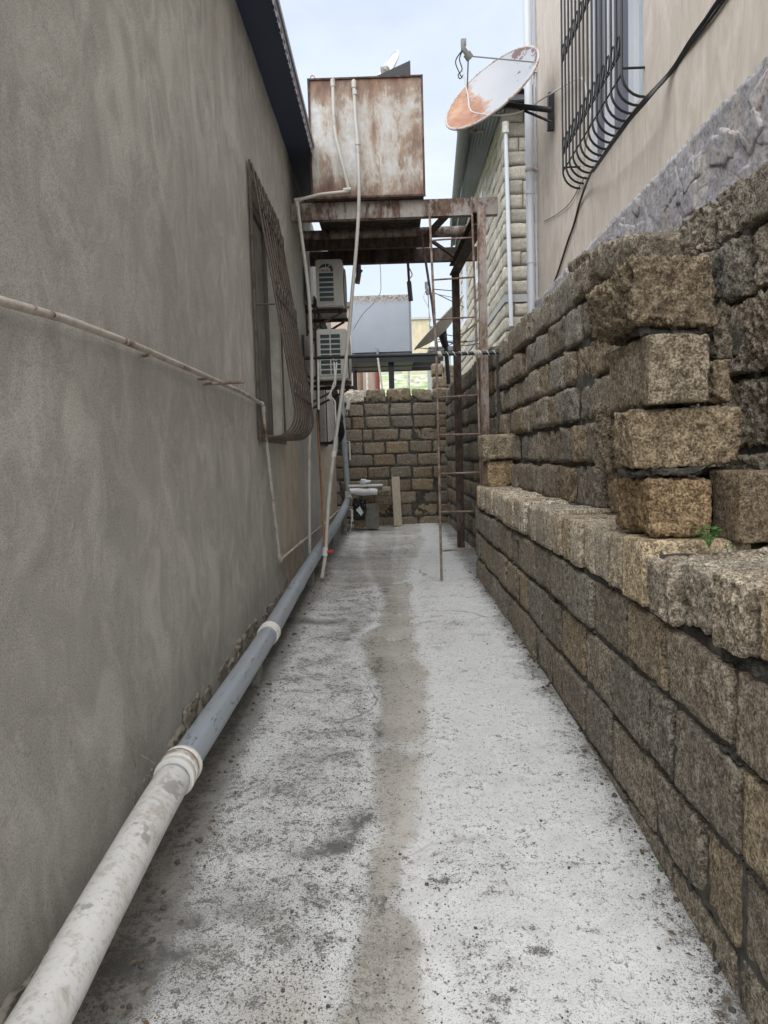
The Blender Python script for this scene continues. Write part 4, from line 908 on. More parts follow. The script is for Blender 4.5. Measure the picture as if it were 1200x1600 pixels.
M = MB(); M.bar((.62, 7.04, zt_-.02), (.45, 7.75, zt_-.02), .05, .05); M.build('brace', BEAMD, st_)
M = MB(); M.bar((.50, 7.9, zt_-.05), (.78, 8.5, zt_-.05), .03, .03); M.build('brace', BEAMD, st_)
pz = aY(754, 335, 6.8).z
M = MB(); M.box((.842, 6.76, -.1), (.912, 6.83, zt_-.085)); M.build('post', POST, st_)
M = MB(); M.box((.765, 8.64, -.1), (.85, 8.72, zt_-.21)); M.build('post', BEAMD, st_)
M = MB(); M.box((-.66, 7.05, 3.484), (.36, 8.64, 3.494)); M.build('platform_plate', BEAMD, st_)
M = MB(); M.tube([aY(658, 362, 7.5), aY(676, 480, 7.2), aY(684, 556, 6.95)], .013, 8); tag(M.build('steel_bar', BEAMD, at=aY(684, 556, 6.95), smooth=True), 'dark slanting steel bar tied beside the left rail of the ladder', 'steel bar')

# ladder
lad = thing('ladder', aZ(690, 907, 0), 'thin rusty welded rod ladder leaning on the tank stand beam', 'ladder')
lt = aY(671, 330, 6.90); lbm = aZ(690, 907, 0.0); lm_ = aY(682, 560, 6.72)
rt = aY(737, 308, 6.93); rb = Vector((lbm.x+(rt.x-lt.x)+.04, lbm.y+.02, .03))
rb_ = aY(752, 760, 6.60)
M = MB(); M.tube([lt, lm_, lbm], .0115, 8); M.build('rail', ROD, lad, smooth=True)
M = MB(); rm_ = aY(745, 553, 6.78); M.tube([rt, rm_, rb_+Vector((0, 0, -.05))], .0105, 8); M.build('rail', ROD, lad, smooth=True)
for i, (yl, yr, xr) in enumerate(((376, 371, 738), (438, 433, 741), (500, 495, 743), (623, 617, 746), (682, 678, 748), (743, 738, 749), (802, 799, 739), (862, 857, 742))):
    zl_ = 0; t = (yl-330)/(907-330); a = lt.lerp(lm_, (yl-330)/230.) if yl < 560 else lm_.lerp(lbm, (yl-560)/347.)
    b = aY(xr, yr, a.y+.05) ; M = MB(); M.tube([a, b], .0085, 7); M.build('rung', ROD, lad, smooth=True)

# horizontal bar with wire ties
hb0 = Vector((XL, 6.95, aY(470, 560, 6.95).z)); hb1 = aY(775, 551, 6.62); hb1.x = 1.02
hz_ = thing('steel_tube_bar', hb0, 'black steel tube spanning the alley below the tanks with white wire wound on it', 'steel tube')
M = MB(); M.tube([hb0, hb1], .016, 10); M.build('tube', BLACKM, hz_, smooth=True)
def wrap(x0, x1, turns, r=.021):
    P_ = []; nn = int(turns*8)
    for k in range(nn+1):
        t = k/nn; p = hb0.lerp(hb1, x0+(x1-x0)*t); a = t*turns*2*math.pi; P_.append(p+Vector((0, math.cos(a)*r, math.sin(a)*r)))
    return P_
M = MB(); M.tube(wrap(.70, .98, 9), .004, 5); M.tube(wrap(.70, .715, 4, .024), .005, 5); M.tube(wrap(.87, .90, 4, .026), .005, 5); M.build('wire_winding', FIT, hz_, smooth=True)
# hanging rag/hose tied on the bar
p = hb0.lerp(hb1, .165); q = aY(523, 562, 6.9)
M = MB(); M.tube([q+Vector((-.02, 0, .01)), q+Vector((.02, 0, .01))], .024, 10)
M.tube(crv([aY(522, 566, 6.88), aY(523, 585, 6.86), aY(524, 600, 6.86), aY(517, 612, 6.86), aY(514, 622, 6.86), aY(523, 627, 6.86), aY(524, 645, 6.86), aY(527, 690, 6.86), aY(524, 712, 6.86)], 6), .008, 7)
M.tube(crv([aY(526, 566, 6.88), aY(524, 590, 6.85), aY(520, 603, 6.85), aY(516, 618, 6.85), aY(521, 624, 6.85)], 6), .007, 7)
tag(M.build('hanging_hose', FIT, at=q, smooth=True), 'thin dirty white hose hanging knotted from the black tube below the tanks', 'hose')

# ---------------------------------------------------------------- rusty water tank
t0 = aY(490, 308, 6.93); t1 = aY(663, 305, 6.93); t2 = aY(656, 121, 6.93)
tx0, tx1, tz0, tz1, ty0, ty1 = -.655, .372, 3.497, 4.545, 6.93, 8.15
tk = thing('water_tank', ((tx0+tx1)/2, ty0, tz0), 'big square rust streaked steel water tank on the platform over the alley', 'water tank')
M = MB(); M.box((tx0, ty0, tz0), (tx1, ty1, tz1)); bo = M.build('body', TANK, tk)
bm = bmesh.new(); bm.from_mesh(bo.data); bmesh.ops.subdivide_edges(bm, edges=bm.edges, cuts=14, use_grid_fill=True)
for v in bm.verts:
    w = Vector(v.co); e1 = min(abs(w.x-(tx0-tk.location.x)), abs(w.x-(tx1-tk.location.x))); e2 = min(abs(w.z), abs(w.z-(tz1-tz0)))
    v.co.y -= (.010*math.sin(w.x*4+1)*math.sin(w.z*3.1)+.006)*min(1, e1*6)*min(1, e2*6) if abs(w.y) < .01 else 0
bm.to_mesh(bo.data); bm.free(); bo.data.polygons.foreach_set('use_smooth', [True]*len(bo.data.polygons)); bo.data.set_sharp_from_angle(angle=math.radians(40))
M = MB(); ew = .018
M.bar((tx0-.004, ty0-.006, tz0), (tx0-.004, ty0-.006, tz1), ew, ew); M.bar((tx1+.004, ty0-.006, tz0), (tx1+.004, ty0-.006, tz1), ew, ew)
M.bar((tx0-.014, ty0-.006, tz1+.006), (tx1+.014, ty0-.006, tz1+.006), ew, ew*.8); M.bar((tx0-.014, ty0-.006, tz0-.002), (tx1+.014, ty0-.006, tz0-.002), ew*1.3, ew)
M.build('edge_angles', BEAMD, tk)
q0 = aY(569, 124, 7.1); q1 = aY(650, 117, 7.1)
M = MB(); M.box((q0.x, 7.1, tz1+.003), (q1.x, 7.75, tz1+.06)); M.build('hatch_frame', BEAMD, tk)
M = MB(); hx0, hx1 = q0.x+.01, q1.x-.05
zt2 = aY(643, 95, 7.12).z
M.hexa([(hx0, 7.11, tz1+.062), (hx1, 7.11, tz1+.062), (hx1, 7.75, tz1+.062), (hx0, 7.75, tz1+.062), (hx0, 7.11, tz1+.068), (hx1, 7.11, zt2), (hx1, 7.75, zt2), (hx0, 7.75, tz1+.068)]); M.build('hatch_lid', BLACKM, tk)
M = MB(); q = aY(485, 128, 6.97)
M.tube([q+Vector((0, 0, -.05)), q+Vector((0, 0, .035))]+[q+Vector((.02-.02*math.cos(t), 0, .035+.02*math.sin(t))) for t in np.linspace(.3, 3.1, 6)]+[q+Vector((.04, 0, -.02))], .004, 6); M.build('lifting_hook', ROD, tk, smooth=True)
# small white dish peeping over the tank
cD = aY(604, 100, 8.6); r3 = Vector(tuple(_ray(604, 104))).normalized()
d3 = make_dish('satellite_dish', 'small white satellite dish peeping over the lid of the rusty tank', cD-Vector((0, 0, .05)), Vector((-.75, -.45, .40)), .21, .04, cD+Vector((-.05, -.02, -.12)), None, updir=Vector((.5, 0, 1)), mat=m_plain('white_dish_enamel', (.66, .67, .68), .4), struts=((-.9, 0),), backm=m_plain('white_dish_back', (.55, .56, .57), .45))
M = MB(); M.tube([cD-Vector((-.02, 0, .12)), Vector((cD.x+.05, 8.6, cD.z-.2)), Vector((cD.x+.05, 8.58, 3.47))], .02, 8); M.build('mast', BLACKM, d3, smooth=True)

# ---------------------------------------------------------------- plastic water pipes by the left wall
def fitting(M, p, d, r, L): p = Vector(p); d = Vector(d).normalized(); M.tube([p-d*L/2, p+d*L/2], r, 12)
yA = 6.80
A = [aY(520, 130, 6.86), aY(523, 200, 6.86), aY(531, 240, 6.86), aY(545, 297, 6.86), aY(500, 304, 6.82), aY(464, 313, yA), aY(470, 360, yA), aY(478, 420, yA), aY(484, 480, yA), aY(487, 560, yA), aY(487, 620, yA), aY(483, 720, yA), aY(484, 872, yA)]
pa = thing('water_pipe', A[-1], 'grey plastic pipe looping off the rusty tank and down the left wall', 'water pipe', 'plastic pipes from the rusty tank')
M = MB(); top = [A[0]+Vector((0, .10, .0)), A[0]+Vector((0, .05, .045)), A[0]+Vector((0, .0, .03))]
M.tube(top+crv(A[:4], 5)+[A[3]+Vector((0, 0, -.012))]+[A[4]]+[A[5]]+crv(A[5:], 5)[1:], .0155, 12); M.build('pipe', PPR, pa, smooth=True)
for p, d, L in ((A[3]+Vector((-.015, 0, 0)), (1, 0, .05), .07), (A[5]+Vector((.01, 0, 0)), (1, 0, .1), .06), (A[5]+Vector((0, 0, -.04)), (.1, 0, -1), .05), (A[0], (0, 0, 1), .06), (aY(483, 727, yA), (0, 0, 1), .045)):
    M = MB(); fitting(M, p, d, .021, L); M.build('coupling', PPR, pa, smooth=True)
Bp = [aY(553, 132, 6.86), aY(556, 190, 6.86), aY(559, 222, 6.86), aY(561, 300, 6.86), aY(558, 370, 6.84), aY(551, 450, 6.8), aY(545, 520, 6.78), aY(535, 610, 6.7), aY(522, 705, 6.6), aY(513, 790, 6.52), aY(509, 860, 6.45), aY(503, 903, 6.40)]
pb_ = thing('water_pipe', Bp[-1], 'long grey plastic pipe slanting from the tank top to the path with a red tap', 'water pipe', 'plastic pipes from the rusty tank')
M = MB(); M.tube([Bp[0]+Vector((0, .10, 0)), Bp[0]+Vector((0, .05, .045)), Bp[0]+Vector((0, 0, .03))]+crv(Bp, 5), .0165, 12); M.build('pipe', PPR, pb_, smooth=True)
for p, d, L, mt in ((Bp[0], (0, 0, 1), .06, PPR), (aY(554.5, 145, 6.86), (0, 0, 1), .04, PPR), (Bp[2], (0, 0, 1), .05, PPR), (aY(521.5, 709, 6.6), (.1, 0, 1), .05, FIT), (aY(508, 862, 6.44), (.1, 0, 1), .07, FIT)):
    M = MB(); fitting(M, p, d, .0225 if mt is PPR else .025, L); M.build('coupling', mt, pb_, smooth=True)
M = MB(); q = aY(509, 862, 6.44); M.tube([q, q+Vector((.035, -.01, 0))], .014, 8); M.tube([q+Vector((.03, -.01, 0)), q+Vector((.07, -.015, .005))], .010, 8); M.bar(q+Vector((.045, -.01, -.015)), q+Vector((.045, -.01, .02)), .02, .008); M.build('tap_handle', REDP, pb_, smooth=True)
M = MB(); M.tube(crv([aY(497, 560, 7.3), aY(498, 640, 7.3)], 4), .011, 8); tag(M.build('conduit', FIT, at=aY(498, 640, 7.3), smooth=True), 'short thin white tube behind the plastic pipe beside the lower air conditioner', 'conduit')
M = MB(); M.tube([aY(495, 645, 7.5), aY(499, 700, 7.5), aY(503, 790, 7.4), aY(506, 850, 6.9)], .010, 8); tag(M.build('rusty_rod', m_rusty('orange_rust_rod', (.30, .2, .13), .6, 10, mid=(.28, .12, .05), lite=(.4, .2, .09)), at=aY(506, 850, 6.9), smooth=True), 'orange rusted rod leaning on the left wall behind the two plastic pipes', 'rod')

# old painted steel pipe on the wall
XP = -.845
W_ = [aX(0, 470, XP-.005), aX(100, 498, XP), aX(200, 535, XP), aX(320, 587, XP), aX(380, 614, XP), aX(410, 632, XP), aX(413, 655, XP), aX(424, 760, XP), aX(437, 876, XP), aX(470, 848, XP), aX(505, 820, XP), aX(540, 787, XP)]
d0 = (W_[0]-W_[1]); ext = [W_[0]+d0*1.0, W_[0]]
gp_ = thing('steel_pipe', W_[8], 'old chipped white painted steel pipe running along the left wall and dropping down', 'steel pipe')
def ongl(p): return Vector((XP, p.y, p.z))
M = MB(); M.tube(bend(ext+[W_[1], W_[2], W_[3], W_[4], W_[5], W_[7], W_[8]-Vector((0, 0, 0)), W_[9], W_[10], W_[11]], .03, 5), .0115, 12); M.build('pipe', WPAINT, gp_, smooth=True)
for p, q in ((W_[5], W_[7]), (W_[8], W_[7]), (W_[8], W_[9]), (W_[5], W_[4])):
    M = MB(); d = (q-p).normalized(); M.tube([p+d*.012, p+d*.05], .0165, 10); M.build('elbow', WPAINT, gp_, smooth=True)
M = MB(); p = W_[9]; d = (W_[10]-p).normalized(); M.tube([p, p+d*.05], .017, 10); M.build('elbow', WPAINT, gp_, smooth=True)
for p in (W_[3], W_[2].lerp(W_[3], .2)):
    M = MB(); M.bar(Vector((XL-.02, p.y, p.z-.016)), Vector((XP+.012, p.y, p.z-.016)), .006, .01); M.build('wall_clip', ROD, gp_)
a = aX(318, 600, XL); M = MB(); b = aY(382, 597, a.y)
ribs = [a-Vector((.03, 0, 0))]; M.tube([a-Vector((.03, 0, 0)), b], .0062, 8)
for k in range(20): p = a.lerp(b, k/20); M.tube([p, p+Vector((.003, 0, 0))], .0078, 8)
tag(M.build('rebar_stub', ROD, at=a, smooth=True), 'rusty reinforcing bar stub sticking out of the left wall just under the painted pipe', 'rebar')

# ---------------------------------------------------------------- drain pipe on the path
def pgz(x, y): return float(gz(np.array([x]), np.array([y]))[0])
Pc = []
for (px, py, X_) in ((-60, 1790, -.70), (60, 1600, -.705), (165, 1405, -.71), (268, 1222, -.715), (345, 1105, -.715), (420, 990, -.715), (470, 905, -.72), (503, 852, -.715), (527, 815, -.70), (545, 780, -.66)):
    p = aX(px, py, X_); Pc.append(p)
Rp = .058
dr = thing('drain_pipe', Pc[3], 'long fat white and grey drain pipe lying along the foot of the left wall', 'drain pipe')
full = crv(Pc, 8); iy = [p.y for p in full]
cut = aX(275, 1208, -.715).y; cut2 = aX(422, 986, -.715).y
M = MB(); seg = [p for p in full if p.y <= cut]; M.tube(seg, Rp*.97, 28); M.build('white_section', PVCW, dr, smooth=True)
M = MB(); seg = [p for p in full if p.y >= cut-.1]; M.tube(seg, Rp*.90, 28); M.build('grey_section', PVCG, dr, smooth=True)
def ringed(yc, L, r0, mat, nr=3):
    pc = min(full, key=lambda p: abs(p.y-yc)); i = full.index(pc); d = (full[min(i+1, len(full)-1)]-full[i-1]).normalized()
    M = MB(); c = pc; prof = [(-L/2, r0*1.02), (-L/2+.002, r0*1.12), (-L/2+.010, r0*1.15), (-L/2+.016, r0*1.07), (-.012, r0*1.05), (-.008, r0*1.11), (.004, r0*1.12), (.008, r0*1.05), (L/2-.018, r0*1.06), (L/2-.013, r0*1.15), (L/2-.003, r0*1.15), (L/2, r0*1.0)]
    M.tube([c+d*a for a, b in prof], 0, 28, rs=[b for a, b in prof]); return M.build('coupling', mat, dr, smooth=True), c, d
_, cc, cd = ringed(cut, .105, Rp, FIT); ringed(cut2, .085, Rp*.93, FIT)
for yy_ in (5.35, 6.65):
    pc = min(full, key=lambda p: abs(p.y-yy_)); i = full.index(pc); d = (full[i+1]-full[i-1]).normalized(); M = MB(); M.tube([pc-d*.05, pc+d*.03], Rp*.955, 24); M.build('socket', PVCG, dr, smooth=True)
# tee and vertical riser
tee = full[-1]; M = MB(); M.tube([tee+Vector((0, 0, -.09)), tee+Vector((-.01, 0, .13))], Rp*.82, 20); M.tube([tee-(Pc[-1]-Pc[-2]).normalized()*.1, tee], Rp*1.0, 20); M.build('tee', FIT, dr, smooth=True)
vt = [tee+Vector((-.01, 0, .09)), aY(541, 735, tee.y), aY(534, 640, tee.y), aY(533, 600, tee.y), aY(532, 540, tee.y)]
M = MB(); M.tube(vt, Rp*.70, 20); M.build('riser', PVCG, dr, smooth=True)
M = MB(); M.tube([tee+Vector((-.005, 0, .12)), tee+Vector((-.01, 0, .17))], Rp*.80, 20); M.build('collar', PVCG, dr, smooth=True)
for (y_, h) in ((3.6, .05), (6.2, .08), (8.3, .12), (10.2, .2)):
    pc = min(full, key=lambda p: abs(p.y-y_)); zg = pgz(pc.x, pc.y)
    if pc.z-Rp > zg+.015: M = MB(); M.box((pc.x-.04, y_-.05, zg-.02), (pc.x+.03, y_+.04, pc.z-Rp*.85)); M.build('support_stone', CONCD, dr)
# tie wire round the coupling
M = MB(); u_ = cd.cross(Vector((0, 0, 1))).normalized(); v_ = u_.cross(cd).normalized()
M.tube([cc+(u_*math.cos(t)+v_*math.sin(t))*Rp*1.17+cd*.02*math.sin(t) for t in np.linspace(.1, 3.4, 14)], .0016, 5)
M.tube([cc-u_*Rp*1.1+Vector((0, 0, .02)), Vector((XL+.01, cc.y+.02, cc.z+.07)), Vector((XL+.04, cc.y-.03, cc.z+.03))], .0015, 5)
M.build('tie_wire', ROD, dr, smooth=True)
M = MB(); M.tube(crv([aY(548, 812, 10.5), aY(549, 822, 10.5), aY(546, 832, 10.5), aY(541, 832, 10.4)], 5), .007, 6); M.tube([aY(547, 797, 10.6), aY(550, 797, 10.5), aY(550, 815, 10.5)], .016, 8)
tag(M.build('hose_tail', FIT, at=aY(541, 832, 10.4), smooth=True), 'short curled white hose end under the far bend of the drain pipe', 'hose')
M = MB(); M.tube([aY(549, 625, 11.3), aY(546, 625, 11.3), aY(543, 640, 11.3)], .03, 10); tag(M.build('pipe_end', FIT, at=aY(546, 625, 11.3), smooth=True), 'round white pipe end at the top left corner of the end wall', 'pipe cap'); M = MB(); M.tube([aY(536, 690, 11.5), aY(546, 690, 11.5), aY(547, 719, 11.5)], .013, 8)
tag(M.build('pipe_elbow', FIT, at=aY(546, 690, 11.5), smooth=True), 'small white elbow pipe on the end wall beside the grey riser', 'pipe elbow')

# ---------------------------------------------------------------- air conditioners
def aircon(x0, x1, yp0, yp1, Y, label, arched):
    a = aY(x0, yp1, Y); b = aY(x1, yp0, Y); x0, x1, z0, z1 = a.x, b.x, a.z, b.z; L = .78
    root = thing('air_conditioner', ((x0+x1)/2, Y, z0), label, 'air conditioner', 'outdoor air conditioning units on the left wall')
    M = MB(); M.box((x0, Y, z0), (x1, Y+L, z1)); bo = M.build('casing', ACW, root)
    bv = bmesh.new(); bv.from_mesh(bo.data); bmesh.ops.bevel(bv, geom=bv.edges, offset=.012, segments=2, affect='EDGES'); bv.to_mesh(bo.data); bv.free()
    w = x1-x0; h = z1-z0; G = MB(); K = MB()
    fx0, fx1 = x0+w*.12, x0+w*(.66 if arched else .78)
    K.box((fx0, Y-.003, z0+h*.10), (fx1, Y+.01, z1-h*(.10 if not arched else .22)))
    if arched:
        K.add([((fx0+fx1)/2+(fx1-fx0)/2*math.cos(t), Y-.0025, z1-h*.22+h*.13*math.sin(t)) for t in np.linspace(0, math.pi, 14)], [tuple(range(14))])
    K.build('coil', ACD, root)
    n_ = 7 if arched else 8
    top = z1-h*(.28 if arched else .10); bt = z0+h*.10
    for k in range(n_+1 if not arched else n_):
        zz_ = bt+(top-bt)*k/(n_ if not arched else n_-1); G.box((fx0-.01, Y-.012, zz_-.006), (fx1+.01, Y-.004, zz_+.006))
    G.box((fx0-.014, Y-.014, bt-.012), (fx0, Y-.004, z1-h*(.2 if arched else .09))); G.box((fx1, Y-.014, bt-.012), (fx1+.014, Y-.004, z1-h*(.2 if arched else .09)))
    if not arched: G.box(((fx0+fx1)/2-.006, Y-.0135, bt), ((fx0+fx1)/2+.006, Y-.0045, top))
    else:
        cxx = (fx0+fx1)/2; rx = (fx1-fx0)/2
        G.tube([(cxx+(rx+.005)*math.cos(t), Y-.008, z1-h*.22+(h*.135)*math.sin(t)) for t in np.linspace(0, math.pi, 14)], .007, 6)
        for t in (1.57, .9): G.bar((cxx, Y-.009, z1-h*.22), (cxx+rx*math.cos(t), Y-.009, z1-h*.22+h*.13*math.sin(t)), .006, .010, up=(0, 1, 0))
    G.build('side_grille', ACW, root, smooth=True)
    if arched:
        E = MB(); E.add([(cxx-.012+rx*.80*math.cos(t), Y-.016, z1-h*.235+h*.058*math.sin(t)) for t in np.linspace(0, 2*math.pi, 25)[:-1]]+[(cxx-.012+rx*.80*math.cos(t), Y-.006, z1-h*.235+h*.058*math.sin(t)) for t in np.linspace(0, 2*math.pi, 25)[:-1]], [tuple(range(24))]+[(k, (k+1) % 24, 24+(k+1) % 24, 24+k) for k in range(24)])
        bd = E.build('badge', ACW, root)
        c = D.curves.new('badge_lettering', 'FONT'); c.body = 'VESTEL'; c.size = .030; c.align_x = 'CENTER'; c.align_y = 'CENTER'; c.extrude = .0006; c.offset = .0008; c.materials.append(TXT)
        o = D.objects.new('tmp', c); COL.objects.link(o); bpy.context.view_layer.update(); me_ = D.meshes.new_from_object(o); D.objects.remove(o); o = D.objects.new('badge_lettering', me_); COL.objects.link(o); o.parent = bd; o.rotation_euler = (math.pi/2, 0, 0); o.location = Vector((cxx-.012, Y-.0175, z1-h*.25))-Vector(bd['_w'])
    # fan guard on the alley side
    M = MB(); fc = Vector((x1+.012, Y+L*.42, z0+h*.5))
    for r_ in (.06, .11, .16, .21): M.tube([fc+Vector((0, r_*math.cos(t), r_*math.sin(t)*1.02)) for t in np.linspace(0, 2*math.pi, 28)], .004, 5, cap=False)
    for t in np.linspace(0, 2*math.pi, 13)[:-1]: M.tube([fc+Vector((.004, .03*math.cos(t), .03*math.sin(t))), fc+Vector((0, .215*math.cos(t), .215*math.sin(t)))], .003, 5)
    M.tube([fc-Vector((.01, 0, 0)), fc+Vector((.01, 0, 0))], .035, 14); M.build('fan_guard', ACW, root, smooth=True)
    M = MB(); M.tube([fc-Vector((.011, 0, 0)), fc-Vector((.009, 0, 0))], .215, 28); M.build('fan_opening', ACD, root)
    for yy_ in (Y+.12, Y+L-.12):
        M = MB()
        M.bar((XL, yy_, z0-.022), (x1+.03, yy_, z0-.022), .035, .035); M.bar((XL, yy_, z0-.25), (x1-.03, yy_, z0-.04), .022, .022)
        M.bar((XL+.01, yy_, z0-.28), (XL+.01, yy_, z0+.05), .035, .02)
        M.build('wall_bracket', BEAMD, root)
    M = MB()
    for k in range(2): M.tube(crv([(x0+.02, Y+.05+.06*k, z0+.1), (x0-.05, Y+.0+.06*k, z0+.02), (XL+.02, Y+.0+.05*k, z0+.12), (XL+.02, Y+.02, z1-.05)], 6), .012, 7)
    M.build('pipe_insulation', BLACKM, root, smooth=True)
    return root
aircon(495, 534, 404, 480, 7.9, 'upper cream outdoor air conditioner with arched side grille under the tank platform', True)
aircon(497, 541, 513, 594, 7.5, 'lower cream outdoor air conditioner with a two column side grille behind the hanging hose', False)
M = MB(); M.hexa([(XL, 7.15, 2.9), (-.56, 7.15, 2.9), (-.56, 7.15, 2.905), (XL, 7.15, 2.905), (XL, 7.16, 3.25), (-.68, 7.16, 3.25), (-.68, 7.16, 3.255), (XL, 7.16, 3.255)]) if False else None

# ---------------------------------------------------------------- grey tank beyond the wall
gy = 13.2; a = aY(549, 555, gy); b = aY(642, 459, gy)
gt_ = thing('water_tank', ((a.x+b.x)/2, gy, a.z), 'smaller smooth grey painted steel water tank standing beyond the end wall', 'water tank')
M = MB(); M.box((a.x, gy, a.z), (b.x, gy+1.5, b.z)); o = M.build('body', GTANK, gt_)
bv = bmesh.new(); bv.from_mesh(o.data); bmesh.ops.bevel(bv, geom=bv.edges, offset=.04, segments=4, affect='EDGES'); bv.to_mesh(o.data); bv.free()
o.data.polygons.foreach_set('use_smooth', [True]*len(o.data.polygons)); o.data.set_sharp_from_angle(angle=math.radians(40))
M = MB()
for yy_ in (gy+.05, gy+.75, gy+1.45): M.box((a.x-.1, yy_-.05, a.z-.14), (b.x+.55, yy_+.05, a.z-.035))
M.box((a.x-.02, gy+.105, a.z-.13), (b.x+.02, gy+.695, a.z-.036)); M.box((a.x-.02, gy+.805, a.z-.13), (b.x+.02, gy+1.395, a.z-.036)); M.box((a.x+.1, gy-.02, a.z-.034), (a.x+.16, gy+1.5, a.z-.003)); M.box((b.x-.16, gy-.02, a.z-.034), (b.x-.1, gy+1.5, a.z-.003))
for xx_ in (aY(612, 600, gy+.1).x,): M.box((xx_-.05, gy+.1, .2), (xx_+.05, gy+.2, a.z-.141))
M.box((b.x+.45, gy+1.35, .3), (b.x+.53, gy+1.43, a.z-.141)); M.box((a.x-.05, gy+1.35, .3), (a.x+.03, gy+1.43, a.z-.141))
M.build('stand', BLACKM, gt_)
q = aY(590, 548, gy-.05); M = MB(); M.tube([q+Vector((0, .06, 0)), q+Vector((0, -.03, 0)), q+Vector((0, -.04, -.12))], .022, 8); M.bar(q+Vector((-.05, -.03, .04)), q+Vector((.02, -.03, .02)), .015, .012); M.build('tap', LNBM, gt_, smooth=True)
M = MB(); M.tube([q+Vector((0, -.04, -.13)), aY(597, 606, gy-.1), aY(598, 640, gy-.1)], .018, 8); M.build('tap_pipe', FIT, gt_, smooth=True)
M = MB(); M.tube(crv([aY(594, 412, 9), aY(595, 440, 9), aY(594, 458, 9), aY(582, 475, 9), aY(566, 492, 9), aY(552, 515, 9)], 6), .005, 6); tag(M.build('dangling_cable', CABLEW, at=aY(594, 412, 9), smooth=True), 'thin white cable dangling from the platform in front of the grey tank', 'cable')
M = MB(); M.tube([aY(637, 405, 8.7), aY(639, 440, 8.8)], .016, 7); M.tube([aY(639, 440, 8.8), aY(642, 470, 8.8)], .028, 7); M.tube(crv([aY(639, 418, 8.75), aY(644, 430, 8.75), aY(638, 438, 8.75), aY(643, 446, 8.75)], 5), .006, 5); tag(M.build('pipe_stub', m_plain('wrapped_dark_pipe', (.10, .095, .09), .8, 0, .8, 40), at=aY(637, 405, 8.7), smooth=True), 'dark taped pipe stub hanging below the rear platform beam', 'pipe stub')
M = MB(); p = aY(560, 415, 8.5); M.tube([p, p-Vector((0, 0, .1)), p+Vector((-.02, 0, -.2))], .03, 8); M.tube([p+Vector((0, 0, -.04)), p+Vector((.04, 0, -.07))], .018, 8); tag(M.build('valve', GALV, at=p, smooth=True), 'grey metal valve hanging beside the upper air conditioner', 'valve')

# ---------------------------------------------------------------- odds and ends at the end of the alley
def quadbox(name, mat, x0, x1, y0, y1, Y, dep, label, cat, rnd=.0, group=None):
    a = aY(x0, y1, Y); b = aY(x1, y0, Y); M = MB(); M.box((a.x, Y, a.z), (b.x, Y+dep, b.z)); o = M.build(name, mat, at=((a.x+b.x)/2, Y, a.z))
    bv = bmesh.new(); bv.from_mesh(o.data); bmesh.ops.bevel(bv, geom=bv.edges, offset=.008, segments=2, affect='EDGES'); bv.to_mesh(o.data); bv.free()
    return tag(o, label, cat, group)
quadbox('concrete_block', CONCD, 571, 591, 787, 825.5, 10.75, .2, 'grey upright concrete block beside the black bag at the end of the path', 'concrete block')
for (n, x0, x1, y0, y1, Y, lb, tn) in (('stone_block', 553, 570.5, 808, 825, 10.8, 'small brown stone block on the ground left of the concrete block', (1.3, 1.15, 1)), ('stone_block', 567, 587, 772, 786.5, 10.9, 'brown stone block on top of the upright concrete block', (1.1, 1, .9)), ('stone_block', 590, 612, 766, 790, 11.3, 'brown stone block behind under the small plank end', (.8, .75, .7))):
    a = aY(x0, y1, Y); b = aY(x1, y0, Y); B = Blocks(); B.block((a.x, Y, a.z), (1, 0, 0), (0, 1, 0), (0, 0, 1), b.x-a.x, .2, b.z-a.z, .02, 1.2, .015, tn, 0, int(x0), back=True); tag(B.build(n, STONE, None, at=(a.x, Y, a.z)), lb, 'stone block', 'stones propping the boards at the end')
quadbox('white_board', BOARDW, 543, 598, 757, 761.5, 10.7, .25, 'long white laminate board lying on the stacked stones', 'board')
quadbox('wood_offcut', WOOD, 597, 610, 761, 767, 10.9, .2, 'short pale wood offcut poking out under the white board', 'wood offcut')
B = Blocks(); a = aY(590, 791, 11.3); 
# crumpled paper on the board
a = aY(564, 757, 10.8); b = aY(580, 750, 10.8); B = Blocks(); B.block((a.x, 10.75, a.z+.003), (1, 0, 0), (0, 1, 0), (0, 0, 1), .15, .10, .065, .012, 3.0, .02, (1, 1, 1), 0, 5, back=True); tag(B.build('crumpled_paper', SACK, None, at=(a.x, 10.75, a.z)), 'crumpled white paper lying on the white board', 'paper')
M = MB(); a = aY(546, 768, 10.45); b = aY(588, 769, 10.6); pts = []; rs_ = []
for k in range(43):
    t = k/42; pts.append(a.lerp(b, t)+Vector((0, 0, .006*math.sin(t*9)))); rs_.append(.047+(.009*math.sin(k*2.1) if .25 < t < .75 else 0)-.006*(t < .2))
M.tube(pts, 0, 16, rs=rs_); tag(M.build('corrugated_hose', SACK, at=a, smooth=True), 'white corrugated drain hose stub lying from the riser onto the stones', 'hose')
B = Blocks(); a = aY(551, 812, 10.55); b = aY(572, 778, 10.55); B.block((a.x, 10.55, a.z), (1, 0, 0), (0, 1, 0), (0, 0, 1), b.x-a.x, .16, b.z-a.z, .012, 4.0, .07, (1, 1, 1), 0, 9, back=True); bag = B.build('plastic_bag', BAGK, None, at=(a.x, 10.55, a.z)); tag(bag, 'crumpled black plastic bag stuffed under the white hose stub', 'plastic bag')
M = MB(); c0, c1, c2_, c3 = aY(556, 797, 10.52), aY(562, 791, 10.52), aY(568, 801, 10.50), aY(564, 806, 10.50)
dy_ = Vector((0, .012, 0)); M.hexa([c0, c3, c3+dy_, c0+dy_, c1, c2_, c2_+dy_, c1+dy_]); bo_ = M.build('white_print', SACK, bag)
